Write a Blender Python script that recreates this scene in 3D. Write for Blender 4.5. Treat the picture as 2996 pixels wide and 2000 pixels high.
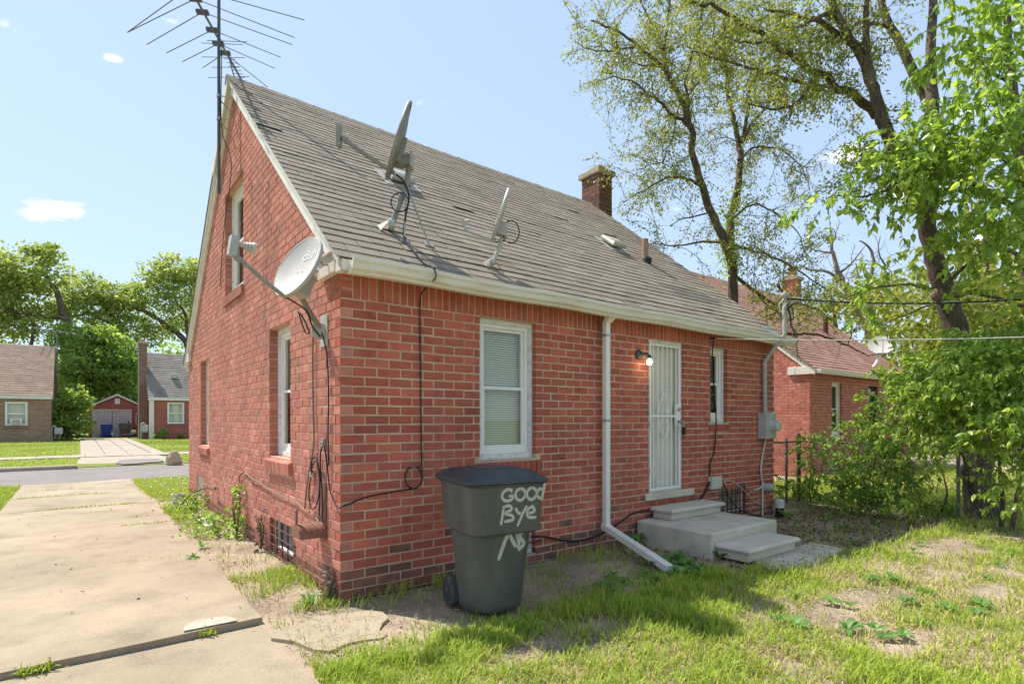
import bpy, math, random
import numpy as np
from mathutils import Vector
rng = np.random.default_rng(7); random.seed(7)
S = bpy.context.scene
for o in list(bpy.data.objects): bpy.data.objects.remove(o)
# ------------------------------------------------------------------ camera
PXF = 1655.0
CAM = np.array([-1.717, -4.574, 1.51]); RIGHT = np.array([.7937, -.6081, 0]); FWD = np.array([.6081, .7937, 0])
cd = bpy.data.cameras.new('camera'); cam = bpy.data.objects.new('camera', cd); S.collection.objects.link(cam)
cam.location = CAM; cam.rotation_euler = (math.radians(90), 0, math.atan2(FWD[1], FWD[0]) - math.pi / 2)
cd.sensor_width = 36; cd.lens = 36 * PXF / 2996; cd.shift_y = 224 / 2996; cd.clip_end = 3000; cd.clip_start = .05
S.camera = cam
S.render.resolution_x, S.render.resolution_y = 1024, 683
# ------------------------------------------------------------------ world and sun
SUN = np.array([-.42, .92, 1.55]); SUN /= np.linalg.norm(SUN)
W = bpy.data.worlds.new('World'); S.world = W; W.use_nodes = True
def build_world():
    nt = W.node_tree; N = nt.nodes; Lk = nt.links; N.clear()
    out = N.new('ShaderNodeOutputWorld'); bg = N.new('ShaderNodeBackground'); sky = N.new('ShaderNodeTexSky')
    sky.sky_type = 'NISHITA'; sky.sun_disc = False
    sky.sun_elevation = math.asin(SUN[2]); sky.sun_rotation = math.atan2(SUN[0], SUN[1])
    sky.air_density = 1.0; sky.dust_density = .3; sky.ozone_density = 1.0; sky.altitude = 100
    bg.inputs['Strength'].default_value = .15
    tc = N.new('ShaderNodeTexCoord')
    mp = N.new('ShaderNodeMapping'); mp.inputs['Scale'].default_value = (1, 1, 2.6)
    Lk.new(tc.outputs['Generated'], mp.inputs[0])
    n = N.new('ShaderNodeTexNoise'); n.inputs['Scale'].default_value = 14; n.inputs['Detail'].default_value = 7; n.inputs['Roughness'].default_value = .6
    Lk.new(mp.outputs[0], n.inputs['Vector'])
    # small fair-weather clouds, each a compact puff around one direction
    acc = None
    for (u, v, r) in [(105, 617, .040), (170, 612, .030), (225, 618, .03), (2500, 445, .05), (2560, 470, .05), (2640, 560, .04), (2830, 330, .05), (330, 172, .022), (2900, 700, .05)]:
        d = FWD + RIGHT * (u - 1498) / PXF + np.array([0, 0, (1224 - v) / PXF]); d /= np.linalg.norm(d)
        sub = N.new('ShaderNodeVectorMath'); sub.operation = 'SUBTRACT'; sub.inputs[1].default_value = d
        Lk.new(tc.outputs['Generated'], sub.inputs[0])
        ml = N.new('ShaderNodeVectorMath'); ml.operation = 'MULTIPLY'; ml.inputs[1].default_value = (1, 1, 2.0); Lk.new(sub.outputs[0], ml.inputs[0])
        ln = N.new('ShaderNodeVectorMath'); ln.operation = 'LENGTH'; Lk.new(ml.outputs[0], ln.inputs[0])
        mr = N.new('ShaderNodeMapRange'); mr.inputs[1].default_value = 0; mr.inputs[2].default_value = r; mr.inputs[3].default_value = .36; mr.inputs[4].default_value = 0
        Lk.new(ln.outputs['Value'], mr.inputs[0])
        if acc is None: acc = mr.outputs[0]
        else:
            mx = N.new('ShaderNodeMath'); mx.operation = 'MAXIMUM'; Lk.new(acc, mx.inputs[0]); Lk.new(mr.outputs[0], mx.inputs[1]); acc = mx.outputs[0]
    ad = N.new('ShaderNodeMath'); ad.operation = 'ADD'; Lk.new(acc, ad.inputs[0]); Lk.new(n.outputs[0], ad.inputs[1])
    rp = N.new('ShaderNodeMapRange'); rp.inputs[1].default_value = .66; rp.inputs[2].default_value = .86; Lk.new(ad.outputs[0], rp.inputs[0])
    mix = N.new('ShaderNodeMix'); mix.data_type = 'RGBA'; mix.inputs['B'].default_value = (2.9, 2.9, 2.9, 1)
    # hazy summer sky: even out the physical sky's strong gradient (c / (1 + k c)) and add uniform haze blue
    cp = []; sx = N.new('ShaderNodeSeparateColor'); Lk.new(sky.outputs[0], sx.inputs[0]); cc_ = N.new('ShaderNodeCombineColor')
    for i, (g, k) in enumerate(((.78, .36), (.81, .28), (.84, .20))):
        a1 = N.new('ShaderNodeMath'); a1.operation = 'MULTIPLY_ADD'; a1.inputs[1].default_value = k; a1.inputs[2].default_value = 1.; Lk.new(sx.outputs[i], a1.inputs[0])
        a2 = N.new('ShaderNodeMath'); a2.operation = 'DIVIDE'; Lk.new(sx.outputs[i], a2.inputs[0]); Lk.new(a1.outputs[0], a2.inputs[1])
        a3 = N.new('ShaderNodeMath'); a3.operation = 'MULTIPLY'; a3.inputs[1].default_value = g; Lk.new(a2.outputs[0], a3.inputs[0]); Lk.new(a3.outputs[0], cc_.inputs[i])
    hs = N.new('ShaderNodeMix'); hs.data_type = 'RGBA'; hs.inputs['Factor'].default_value = .30; hs.inputs['B'].default_value = (1.85, 2.15, 2.5, 1); Lk.new(cc_.outputs[0], hs.inputs['A'])
    Lk.new(rp.outputs[0], mix.inputs['Factor']); Lk.new(hs.outputs['Result'], mix.inputs['A'])
    Lk.new(mix.outputs['Result'], bg.inputs[0]); Lk.new(bg.outputs[0], out.inputs[0])
build_world()
sl = bpy.data.lights.new('sun', 'SUN'); sl.energy = 2.2; sl.angle = math.radians(.55); sl.color = (1, .95, .86)
so = bpy.data.objects.new('sun', sl); S.collection.objects.link(so); so.rotation_euler = Vector(SUN).to_track_quat('Z', 'Y').to_euler(); so.location = (0, 0, 20)
vs = S.view_settings; vs.view_transform = 'Standard'; vs.look = 'None'; vs.gamma = 1; vs.exposure = 1.75; vs.use_curve_mapping = False
S.render.engine = 'CYCLES'
S.cycles.max_bounces = 5; S.cycles.diffuse_bounces = 3; S.cycles.glossy_bounces = 3; S.cycles.transparent_max_bounces = 12
# ------------------------------------------------------------------ helpers
def A3(*a): return np.array(a, float)
def at(u, v, d): return CAM + d * (FWD + RIGHT * (u - 1498) / PXF + A3(0, 0, (1224 - v) / PXF))   # point at depth d along a sight line
def gp(u, v, z=0.): r = FWD + RIGHT * (u - 1498) / PXF + A3(0, 0, (1224 - v) / PXF); return CAM + r * (z - CAM[2]) / r[2]
WL = {}
def tag(o, label=None, cat=None, group=None, kind=None):
    if label: o['label'] = label
    if cat: o['category'] = cat
    if group: o['group'] = group
    if kind: o['kind'] = kind
    return o
def link(o, parent=None, org=(0, 0, 0)):
    S.collection.objects.link(o); org = A3(*org)
    if parent is not None: o.parent = parent; o.location = org - WL[parent.name]
    else: o.location = org
    WL[o.name] = org
    return o
def empty(name, org, label, cat, group=None):
    o = bpy.data.objects.new(name, None); o.empty_display_size = .1
    return tag(link(o, None, org), label, cat, group)
def mesh_np(name, V, F, smooth=False):
    """V (n,3) array, F list of faces or (m,k) int array"""
    me = bpy.data.meshes.new(name); V = np.asarray(V, np.float32)
    if isinstance(F, np.ndarray):
        k = F.shape[1]; m = F.shape[0]
        me.vertices.add(len(V)); me.vertices.foreach_set('co', V.ravel())
        me.loops.add(m * k); me.loops.foreach_set('vertex_index', F.astype(np.int32).ravel())
        me.polygons.add(m); me.polygons.foreach_set('loop_start', np.arange(0, m * k, k, dtype=np.int32))
        me.update(calc_edges=True)
    else:
        me.from_pydata(V.tolist(), [], F); me.update()
    me.polygons.foreach_set('use_smooth', np.full(len(me.polygons), bool(smooth)))
    return me
def mk(name, V, F, m, parent=None, org=None, smooth=False):
    if org is None: org = WL[parent.name] if parent is not None else A3(0, 0, 0)
    me = mesh_np(name, np.asarray(V, float) - A3(*org), F, smooth)
    for x in (m if isinstance(m, (list, tuple)) else [m]): me.materials.append(x)
    return link(bpy.data.objects.new(name, me), parent, org)
class MB:
    def __init__(s): s.V = []; s.F = []; s.M = []
    def add(s, V, F, m=0):
        b = len(s.V); s.V.extend([tuple(map(float, v)) for v in V]); s.F.extend([tuple(b + i for i in f) for f in F]); s.M.extend([m] * len(F)); return s
    def box(s, a, b, m=0):
        x0, y0, z0 = a; x1, y1, z1 = b
        V = [(x0, y0, z0), (x1, y0, z0), (x1, y1, z0), (x0, y1, z0), (x0, y0, z1), (x1, y0, z1), (x1, y1, z1), (x0, y1, z1)]
        return s.add(V, [(0, 3, 2, 1), (4, 5, 6, 7), (0, 1, 5, 4), (1, 2, 6, 5), (2, 3, 7, 6), (3, 0, 4, 7)], m)
    def bbox(s, a, b, r=.01, m=0):
        """box with bevelled edges"""
        a = A3(*a); b = A3(*b); c = (a + b) / 2; h = (b - a) / 2; r = min(r, *(h * .9)); V = []; 
        idx = {}
        for sx in (-1, 1):
            for sy in (-1, 1):
                for sz in (-1, 1):
                    sg = A3(sx, sy, sz)
                    for ax in range(3):
                        p = h - r; p = p.copy(); p[ax] = h[ax]
                        idx[(sx, sy, sz, ax)] = len(V); V.append(c + sg * p)
        F = []
        for ax in range(3):
            o1, o2 = (ax + 1) % 3, (ax + 2) % 3
            for sg in (-1, 1):
                q = []
                for (p1, p2) in [(-1, -1), (1, -1), (1, 1), (-1, 1)]:
                    k = [0, 0, 0]; k[ax] = sg; k[o1] = p1; k[o2] = p2; q.append(idx[(*k, ax)])
                F.append(tuple(q if sg > 0 else q[::-1]))
        for ax in range(3):
            o1, o2 = (ax + 1) % 3, (ax + 2) % 3
            for s1 in (-1, 1):
                for s2 in (-1, 1):
                    k0 = [0, 0, 0]; k0[ax] = -1; k0[o1] = s1; k0[o2] = s2; k1 = list(k0); k1[ax] = 1
                    q = [idx[(*k0, o1)], idx[(*k1, o1)], idx[(*k1, o2)], idx[(*k0, o2)]]
                    F.append(tuple(q if s1 * s2 < 0 else q[::-1]))
        for sx in (-1, 1):
            for sy in (-1, 1):
                for sz in (-1, 1):
                    q = [idx[(sx, sy, sz, i)] for i in range(3)]
                    F.append(tuple(q if sx * sy * sz > 0 else q[::-1]))
        return s.add(V, F, m)
    def obox(s, c, ax, h, m=0):
        c = A3(*c); ax = [A3(*a) / np.linalg.norm(a) for a in ax]; V = []
        for k in (-1, 1):
            for (i, j) in ((-1, -1), (1, -1), (1, 1), (-1, 1)): V.append(c + ax[0] * h[0] * i + ax[1] * h[1] * j + ax[2] * h[2] * k)
        return s.add(V, [(0, 3, 2, 1), (4, 5, 6, 7), (0, 1, 5, 4), (1, 2, 6, 5), (2, 3, 7, 6), (3, 0, 4, 7)], m)
    def tube(s, P, r, n=8, cap=True, m=0, flat=1.0):
        P = [A3(*p) for p in P]; k = len(P); R = r if isinstance(r, (list, tuple, np.ndarray)) else [r] * k
        V = []; up = None
        for i in range(k):
            t = P[min(i + 1, k - 1)] - P[max(i - 1, 0)]; t = t / (np.linalg.norm(t) + 1e-9)
            if up is None:
                up = A3(0, 0, 1) if abs(t[2]) < .9 else A3(1, 0, 0)
            a = up - t * (up @ t); a /= np.linalg.norm(a) + 1e-9; b = np.cross(t, a); up = a
            for j in range(n):
                th = 2 * math.pi * j / n; V.append(P[i] + (a * math.cos(th) * flat + b * math.sin(th)) * R[i])
        F = []
        for i in range(k - 1):
            for j in range(n): F.append((i * n + j, i * n + (j + 1) % n, (i + 1) * n + (j + 1) % n, (i + 1) * n + j))
        if cap: F.append(tuple(range(n))[::-1]); F.append(tuple((k - 1) * n + j for j in range(n)))
        return s.add(V, F, m)
    def lathe(s, c, axis, prof, n=24, m=0, ref=None):
        c = A3(*c); t = A3(*axis); t /= np.linalg.norm(t)
        a = A3(*(ref if ref is not None else ((0, 0, 1) if abs(t[2]) < .9 else (1, 0, 0)))); a -= t * (a @ t); a /= np.linalg.norm(a); b = np.cross(t, a)
        V = []
        for (r, h) in prof:
            for j in range(n): th = 2 * math.pi * j / n; V.append(c + t * h + (a * math.cos(th) + b * math.sin(th)) * r)
        F = [(i * n + j, i * n + (j + 1) % n, (i + 1) * n + (j + 1) % n, (i + 1) * n + j) for i in range(len(prof) - 1) for j in range(n)]
        if prof[0][0] > 1e-6: F.append(tuple(range(n))[::-1])
        if prof[-1][0] > 1e-6: F.append(tuple((len(prof) - 1) * n + j for j in range(n)))
        return s.add(V, F, m)
    def prism(s, poly, d, m=0):
        """polygon (list of 3D points) extruded by vector d"""
        P = [A3(*p) for p in poly]; n = len(P); d = A3(*d)
        return s.add(P + [p + d for p in P], [tuple(range(n))[::-1], tuple(n + i for i in range(n))] + [(i, (i + 1) % n, n + (i + 1) % n, n + i) for i in range(n)], m)
    def build(s, name, m, parent=None, org=None, smooth=False):
        o = mk(name, np.array(s.V), s.F, m, parent, org, smooth)
        if any(s.M): o.data.polygons.foreach_set('material_index', np.array(s.M, np.int32))
        return o
def spline(P, n=6):
    """Catmull-Rom through P"""
    P = [A3(*p) for p in P]; P = [2 * P[0] - P[1]] + P + [2 * P[-1] - P[-2]]; out = []
    for i in range(1, len(P) - 2):
        for k in range(n):
            t = k / n; a, b, c, d = P[i - 1:i + 3]
            out.append(.5 * (2 * b + (c - a) * t + (2 * a - 5 * b + 4 * c - d) * t * t + (3 * b - a - 3 * c + d) * t ** 3))
    out.append(P[-2]); return out
def vnoise(x, y, s=1., seed=0):
    """cheap smooth value noise, vectorised"""
    x = np.asarray(x, float) / s; y = np.asarray(y, float) / s
    def h(i, j): v = np.sin(i * 127.1 + j * 311.7 + seed * 74.7) * 43758.5453; return v - np.floor(v)
    i = np.floor(x); j = np.floor(y); f = x - i; g = y - j; f = f * f * (3 - 2 * f); g = g * g * (3 - 2 * g)
    return (h(i, j) * (1 - f) + h(i + 1, j) * f) * (1 - g) + (h(i, j + 1) * (1 - f) + h(i + 1, j + 1) * f) * g
# ------------------------------------------------------------------ materials
def mat(name, col, var=None, scale=4., lo=.4, hi=.65, var2=None, scale2=30., lo2=.45, hi2=.7, rough=.8, bump=0., bscale=60., metal=0., isl=0., islc=None, trans=0., spec=.3, stretch=None, wave=None, emit=None, amt2=1., bump2=0., bscale2=8., big=None):
    m = bpy.data.materials.new(name); m.use_nodes = True; nt = m.node_tree; N = nt.nodes; L = nt.links
    p = N['Principled BSDF']; out = N['Material Output']
    tc = N.new('ShaderNodeTexCoord'); co = tc.outputs['Object']
    oi = N.new('ShaderNodeObjectInfo')
    ofs = N.new('ShaderNodeVectorMath'); ofs.operation = 'ADD'; L.new(co, ofs.inputs[0]); L.new(oi.outputs['Location'], ofs.inputs[1]); co = ofs.outputs[0]
    if stretch:
        mp = N.new('ShaderNodeMapping'); mp.inputs['Scale'].default_value = stretch; L.new(co, mp.inputs[0]); co = mp.outputs[0]
    def noise(s, d=6, r=.6):
        n = N.new('ShaderNodeTexNoise'); n.inputs['Scale'].default_value = s; n.inputs['Detail'].default_value = d; n.inputs['Roughness'].default_value = r; L.new(co, n.inputs['Vector']); return n.outputs[0]
    def mrange(x, a, b, c=0., d=1.):
        n = N.new('ShaderNodeMapRange'); L.new(x, n.inputs[0])
        for i, v in enumerate((a, b, c, d)): n.inputs[i + 1].default_value = v
        return n.outputs[0]
    def mixc(f, a, b):
        n = N.new('ShaderNodeMix'); n.data_type = 'RGBA'
        if hasattr(f, 'links'): L.new(f, n.inputs['Factor'])
        else: n.inputs['Factor'].default_value = f
        for k, v in (('A', a), ('B', b)):
            if hasattr(v, 'links'): L.new(v, n.inputs[k])
            else: n.inputs[k].default_value = (*v, 1)
        return n.outputs['Result']
    c = mixc(0., col, col)
    if isl or islc:
        g = N.new('ShaderNodeNewGeometry'); ad = N.new('ShaderNodeMath'); ad.operation = 'ADD'
        L.new(g.outputs['Random Per Island'], ad.inputs[0]); L.new(oi.outputs['Random'], ad.inputs[1])
        fr = N.new('ShaderNodeMath'); fr.operation = 'FRACT'; L.new(ad.outputs[0], fr.inputs[0]); rnd = fr.outputs[0]
        if islc:
            for k, cc in enumerate(islc):
                ml = N.new('ShaderNodeMath'); ml.operation = 'MULTIPLY'; ml.inputs[1].default_value = 7.31 + 5.7 * k; L.new(rnd, ml.inputs[0])
                f2 = N.new('ShaderNodeMath'); f2.operation = 'FRACT'; L.new(ml.outputs[0], f2.inputs[0])
                c = mixc(mrange(f2.outputs[0], .45, 1.), c, cc)
        if isl:
            hs = N.new('ShaderNodeHueSaturation'); L.new(mrange(rnd, 0, 1, 1 - isl, 1 + isl), hs.inputs['Value']); L.new(c, hs.inputs['Color']); c = hs.outputs[0]
    if var: c = mixc(mrange(noise(scale), lo, hi), c, var)
    if var2:
        c = mixc(mrange(noise(scale2, 4), lo2, hi2, 0, amt2), c, var2)
    if big:
        h2 = N.new('ShaderNodeHueSaturation'); L.new(mrange(noise(big[0], 7, .65), .3, .7, 1 - big[1], 1 + big[1]), h2.inputs['Value']); L.new(c, h2.inputs['Color']); c = h2.outputs[0]
    L.new(c, p.inputs['Base Color']); p.inputs['Roughness'].default_value = rough; p.inputs['Metallic'].default_value = metal
    p.inputs['Specular IOR Level'].default_value = spec
    if bump:
        b = N.new('ShaderNodeBump'); b.inputs['Strength'].default_value = min(1, bump); b.inputs['Distance'].default_value = .01; L.new(noise(bscale, 5), b.inputs['Height'])
        if bump2:
            b2 = N.new('ShaderNodeBump'); b2.inputs['Strength'].default_value = min(1, bump2); b2.inputs['Distance'].default_value = .03; L.new(noise(bscale2, 4), b2.inputs['Height']); L.new(b2.outputs[0], b.inputs['Normal'])
        L.new(b.outputs[0], p.inputs['Normal'])
    if emit: p.inputs['Emission Color'].default_value = (*emit[0], 1); p.inputs['Emission Strength'].default_value = emit[1]
    if trans:
        t = N.new('ShaderNodeBsdfTranslucent'); hs = N.new('ShaderNodeHueSaturation'); hs.inputs['Saturation'].default_value = 1.1; hs.inputs['Value'].default_value = 1.7; hs.inputs['Hue'].default_value = .485
        L.new(c, hs.inputs['Color']); L.new(hs.outputs[0], t.inputs[0]); mx = N.new('ShaderNodeMixShader'); mx.inputs[0].default_value = trans
        L.new(p.outputs[0], mx.inputs[1]); L.new(t.outputs[0], mx.inputs[2]); L.new(mx.outputs[0], out.inputs['Surface'])
    return m
M = {}
M['brick'] = mat('brick', (.46, .12, .078), islc=[(.41, .10, .068), (.50, .145, .092), (.38, .11, .08)], isl=.12, big=(1.1, .22), var=(.22, .06, .045), scale=9, lo=.52, hi=.8, var2=(.5, .16, .11), scale2=45, lo2=.55, hi2=.8, amt2=.5, rough=.85, bump=.5, bscale=90, spec=.2)
M['brick_sunlit'] = mat('brick_sunlit', (.50, .185, .13), islc=[(.43, .15, .105), (.55, .23, .165), (.39, .165, .125)], isl=.10, big=(1.1, .18), var=(.31, .14, .115), scale=8, lo=.5, hi=.75, var2=(.56, .30, .23), scale2=45, lo2=.55, hi2=.8, amt2=.5, rough=.9, bump=.3, bscale=110, spec=.15)  # gable copy of the house brick, with the sun's pink wash put into its colour
M['brick_base'] = mat('brick_base', (.30, .115, .082), islc=[(.22, .10, .078), (.36, .115, .078)], isl=.15, var=(.13, .08, .065), scale=8, rough=.9, bump=.6, bscale=70, spec=.2)
M['mortar'] = mat('mortar', (.58, .43, .295), big=(1.5, .2), var=(.46, .30, .20), scale=6, var2=(.58, .45, .33), scale2=50, amt2=.6, rough=.95, bump=.6, bscale=120)
M['mortar_pink'] = mat('mortar_pink', (.62, .38, .27), var=(.48, .24, .17), scale=5, var2=(.7, .52, .38), scale2=40, amt2=.6, rough=.95, bump=.6, bscale=120)
M['shingle'] = mat('shingle', (.275, .228, .178), islc=[(.225, .188, .148), (.315, .26, .205)], isl=.10, big=(.7, .10), var=(.22, .185, .148), scale=1.2, lo=.5, hi=.8, var2=(.48, .41, .32), scale2=160, lo2=.5, hi2=.68, amt2=.7, rough=.95, bump=.7, bscale=200, spec=.15)
M['roofpatch'] = mat('roofpatch', (.16, .145, .125), var=(.20, .18, .15), scale=3, var2=(.22, .19, .16), scale2=160, amt2=.5, rough=.95, bump=.5, bscale=200, spec=.15)
M['trim'] = mat('trim', (.74, .70, .62), var=(.58, .52, .42), scale=5, lo=.5, hi=.8, rough=.6, bump=.25, bscale=40)
M['gutter'] = mat('gutter', (.72, .68, .58), var=(.52, .44, .30), scale=2.2, lo=.5, hi=.85, var2=(.45, .36, .25), scale2=9, lo2=.6, hi2=.85, amt2=.5, rough=.5, bump=.1, bscale=30, stretch=(1, 1, 4))
M['vinyl'] = mat('vinyl', (.80, .78, .72), var=(.70, .66, .58), scale=6, lo=.5, hi=.8, rough=.45)
M['caulk'] = mat('caulk', (.74, .70, .66), var=(.55, .47, .42), scale=14, lo=.45, hi=.7, rough=.85, bump=.8, bscale=30)
M['blind'] = mat('blind', (.82, .79, .66), rough=.6)
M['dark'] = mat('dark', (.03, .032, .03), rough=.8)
M['curtain'] = mat('curtain', (.10, .13, .14), var=(.05, .07, .08), scale=12, rough=.9, stretch=(6, 6, .4))
M['door'] = mat('door', (.72, .68, .58), var=(.62, .57, .48), scale=3, rough=.55)
M['ironwhite'] = mat('ironwhite', (.82, .80, .74), rough=.45)
M['concrete'] = mat('concrete', (.58, .51, .39), big=(2.2, .18), var=(.40, .37, .30), scale=3, lo=.42, hi=.75, var2=(.62, .57, .47), scale2=60, amt2=.6, rough=.9, bump=.4, bscale=90)
M['precast'] = mat('precast', (.62, .55, .43), big=(2.5, .12), var=(.47, .43, .36), scale=5, var2=(.64, .59, .5), scale2=90, amt2=.4, rough=.85, bump=.2, bscale=140)
M['drive'] = mat('drive', (.36, .29, .20), big=(.55, .25), var=(.255, .205, .145), scale=1.7, lo=.5, hi=.66, var2=(.47, .375, .26), scale2=110, lo2=.5, hi2=.62, amt2=.8, rough=.95, bump=.8, bscale=160, bump2=.3, bscale2=6)
M['walk'] = mat('walk', (.40, .34, .27), var=(.32, .27, .21), scale=2, rough=.95, bump=.3, bscale=60)
M['asphalt'] = mat('asphalt', (.22, .19, .175), var=(.17, .15, .14), scale=.8, var2=(.30, .26, .24), scale2=40, amt2=.5, rough=.9, bump=.3, bscale=80)
M['soil'] = mat('soil', (.41, .32, .225), var=(.25, .195, .145), scale=1.4, lo=.42, hi=.62, var2=(.45, .355, .255), scale2=26, lo2=.5, hi2=.75, amt2=.8, rough=1, bump=.9, bscale=45, bump2=.6, bscale2=5, spec=.1)
M['turf'] = mat('turf', (.17, .22, .045), var=(.26, .27, .08), scale=.7, var2=(.06, .09, .02), scale2=9, amt2=.7, rough=1, bump=1, bscale=50, spec=.1)
M['steel'] = mat('steel', (.42, .42, .40), var=(.30, .30, .29), scale=12, rough=.5, metal=.6)
M['dishgrey'] = mat('dishgrey', (.44, .42, .385), var=(.38, .36, .33), scale=9, rough=.55, isl=.04)
M['dishface'] = mat('dishface', (.52, .48, .44), var=(.46, .425, .39), scale=7, rough=.6)
M['polegrey'] = mat('polegrey', (.27, .26, .225), var=(.21, .20, .17), scale=10, rough=.55)
M['boxgrey'] = mat('boxgrey', (.44, .44, .40), var=(.36, .36, .33), scale=8, rough=.5)
M['boxbeige'] = mat('boxbeige', (.55, .53, .44), rough=.6)
M['glassgrey'] = mat('glassgrey', (.50, .50, .46), rough=.15, spec=.6)
M['alu'] = mat('alu', (.17, .165, .16), rough=.45, metal=.5)
M['mast'] = mat('mast', (.10, .105, .11), rough=.45, metal=.4)
M['cable'] = mat('cable', (.018, .018, .02), rough=.5)
M['cablewhite'] = mat('cablewhite', (.55, .52, .47), rough=.6)
M['cabletan'] = mat('cabletan', (.22, .17, .13), rough=.6)
M['rust'] = mat('rust', (.12, .045, .028), var=(.08, .035, .025), scale=20, rough=.85, bump=.4, bscale=90)
M['brownplastic'] = mat('brownplastic', (.22, .095, .065), var=(.27, .13, .09), scale=15, rough=.6)
M['black'] = mat('black', (.02, .021, .023), rough=.5)
M['binblack'] = mat('binblack', (.080, .083, .072), var=(.145, .14, .115), scale=3.5, lo=.45, hi=.75, var2=(.15, .14, .115), scale2=120, lo2=.6, hi2=.8, amt2=.6, rough=.55, spec=.4, stretch=(1, 1, .3))
M['binlid'] = mat('binlid', (.030, .038, .042), var=(.055, .062, .064), scale=5, rough=.5, spec=.45, var2=(.12, .12, .11), scale2=150, lo2=.62, hi2=.8, amt2=.6)
M['binblue'] = mat('binblue', (.02, .045, .36), rough=.45)
M['rubber'] = mat('rubber', (.045, .045, .043), var=(.10, .09, .075), scale=12, rough=.85)
M['lampmetal'] = mat('lampmetal', (.05, .085, .10), var=(.10, .12, .12), scale=20, rough=.5, metal=.3)
M['bulb'] = mat('bulb', (.9, .85, .7), rough=.3, emit=((1, .86, .6), 5))
M['flue'] = mat('flue', (.52, .30, .17), var=(.42, .24, .15), scale=8, rough=.85)
M['coping'] = mat('coping', (.42, .36, .26), var=(.3, .26, .2), scale=6, rough=.9, bump=.4, bscale=50)
M['chimbrick'] = mat('chimbrick', (.17, .075, .055), islc=[(.11, .06, .05), (.30, .10, .06)], isl=.2, var=(.10, .06, .05), scale=9, rough=.9, bump=.4, bscale=80)
M['copperpipe'] = mat('copperpipe', (.40, .24, .15), var=(.30, .18, .12), scale=14, rough=.7)
M['tar'] = mat('tar', (.045, .04, .036), rough=.8, bump=.5, bscale=60)
M['ventalu'] = mat('ventalu', (.46, .43, .37), var=(.36, .33, .28), scale=9, rough=.5, metal=.2)
M['white'] = mat('white', (.82, .82, .80), rough=.6)
M['plywood'] = mat('plywood', (.55, .40, .22), rough=.8, stretch=(1, 1, 6), var=(.45, .32, .17), scale=4)
M['dirtyglass'] = mat('dirtyglass', (.36, .30, .22), var=(.20, .17, .13), scale=9, rough=.35, spec=.4)
M['slate'] = mat('slate', (.20, .21, .20), var=(.26, .26, .24), scale=5, rough=.8)
def glassmat():
    m = bpy.data.materials.new('window_glass'); m.use_nodes = True; N = m.node_tree.nodes; L = m.node_tree.links
    N.remove(N['Principled BSDF']); g = N.new('ShaderNodeBsdfGlossy'); g.inputs['Roughness'].default_value = .02; t = N.new('ShaderNodeBsdfTransparent'); t.inputs[0].default_value = (.92, .94, .91, 1)
    f = N.new('ShaderNodeFresnel'); f.inputs[0].default_value = 1.75; mx = N.new('ShaderNodeMixShader'); ge = N.new('ShaderNodeNewGeometry'); sb = N.new('ShaderNodeMath'); sb.operation = 'SUBTRACT'; sb.inputs[0].default_value = 1.; L.new(ge.outputs['Backfacing'], sb.inputs[1]); mu = N.new('ShaderNodeMath'); mu.operation = 'MULTIPLY'; L.new(f.outputs[0], mu.inputs[0]); L.new(sb.outputs[0], mu.inputs[1])
    L.new(mu.outputs[0], mx.inputs[0]); L.new(t.outputs[0], mx.inputs[1]); L.new(g.outputs[0], mx.inputs[2]); L.new(mx.outputs[0], N['Material Output'].inputs[0]); return m
M['glass'] = glassmat()
# ------------------------------------------------------------------ the setting: ground, drive, street
def struct(o): o['kind'] = 'structure'; return o
def grid(x0, x1, y0, y1, nx, ny, zf):
    X, Y = np.meshgrid(np.linspace(x0, x1, nx), np.linspace(y0, y1, ny)); V = np.stack([X.ravel(), Y.ravel(), zf(X, Y).ravel()], 1)
    i = np.arange(ny - 1)[:, None] * nx + np.arange(nx - 1)[None]; i = i.ravel()
    return V, np.stack([i, i + 1, i + nx + 1, i + nx], 1)
struct(mk('ground', [(-600, -400, -.03), (800, -400, -.03), (800, 900, -.03), (-600, 900, -.03)], [(0, 1, 2, 3)], M['turf']))
V, F = grid(-.66, 26, -9, 12.3, 160, 130, lambda x, y: -.012 + .035 * (vnoise(x, y, 1.3, 3) - .5) * np.clip((x + .66) / .5, 0, 1))
struct(mk('yard_soil', V, F, M['soil'], smooth=True))
V, F = grid(-14, -2.72, -3, 12.2, 40, 50, lambda x, y: -.01 + .03 * (vnoise(x, y, 1.2, 5) - .5))
struct(mk('side_lawn_soil', V, F, M['turf']))
drv = struct(bpy.data.objects.new('driveway', None)); link(drv)
ys = [-7, -2.75, -.12, 2.47, 4.95, 7.45, 9.38, 10.75, 12.35]
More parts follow.
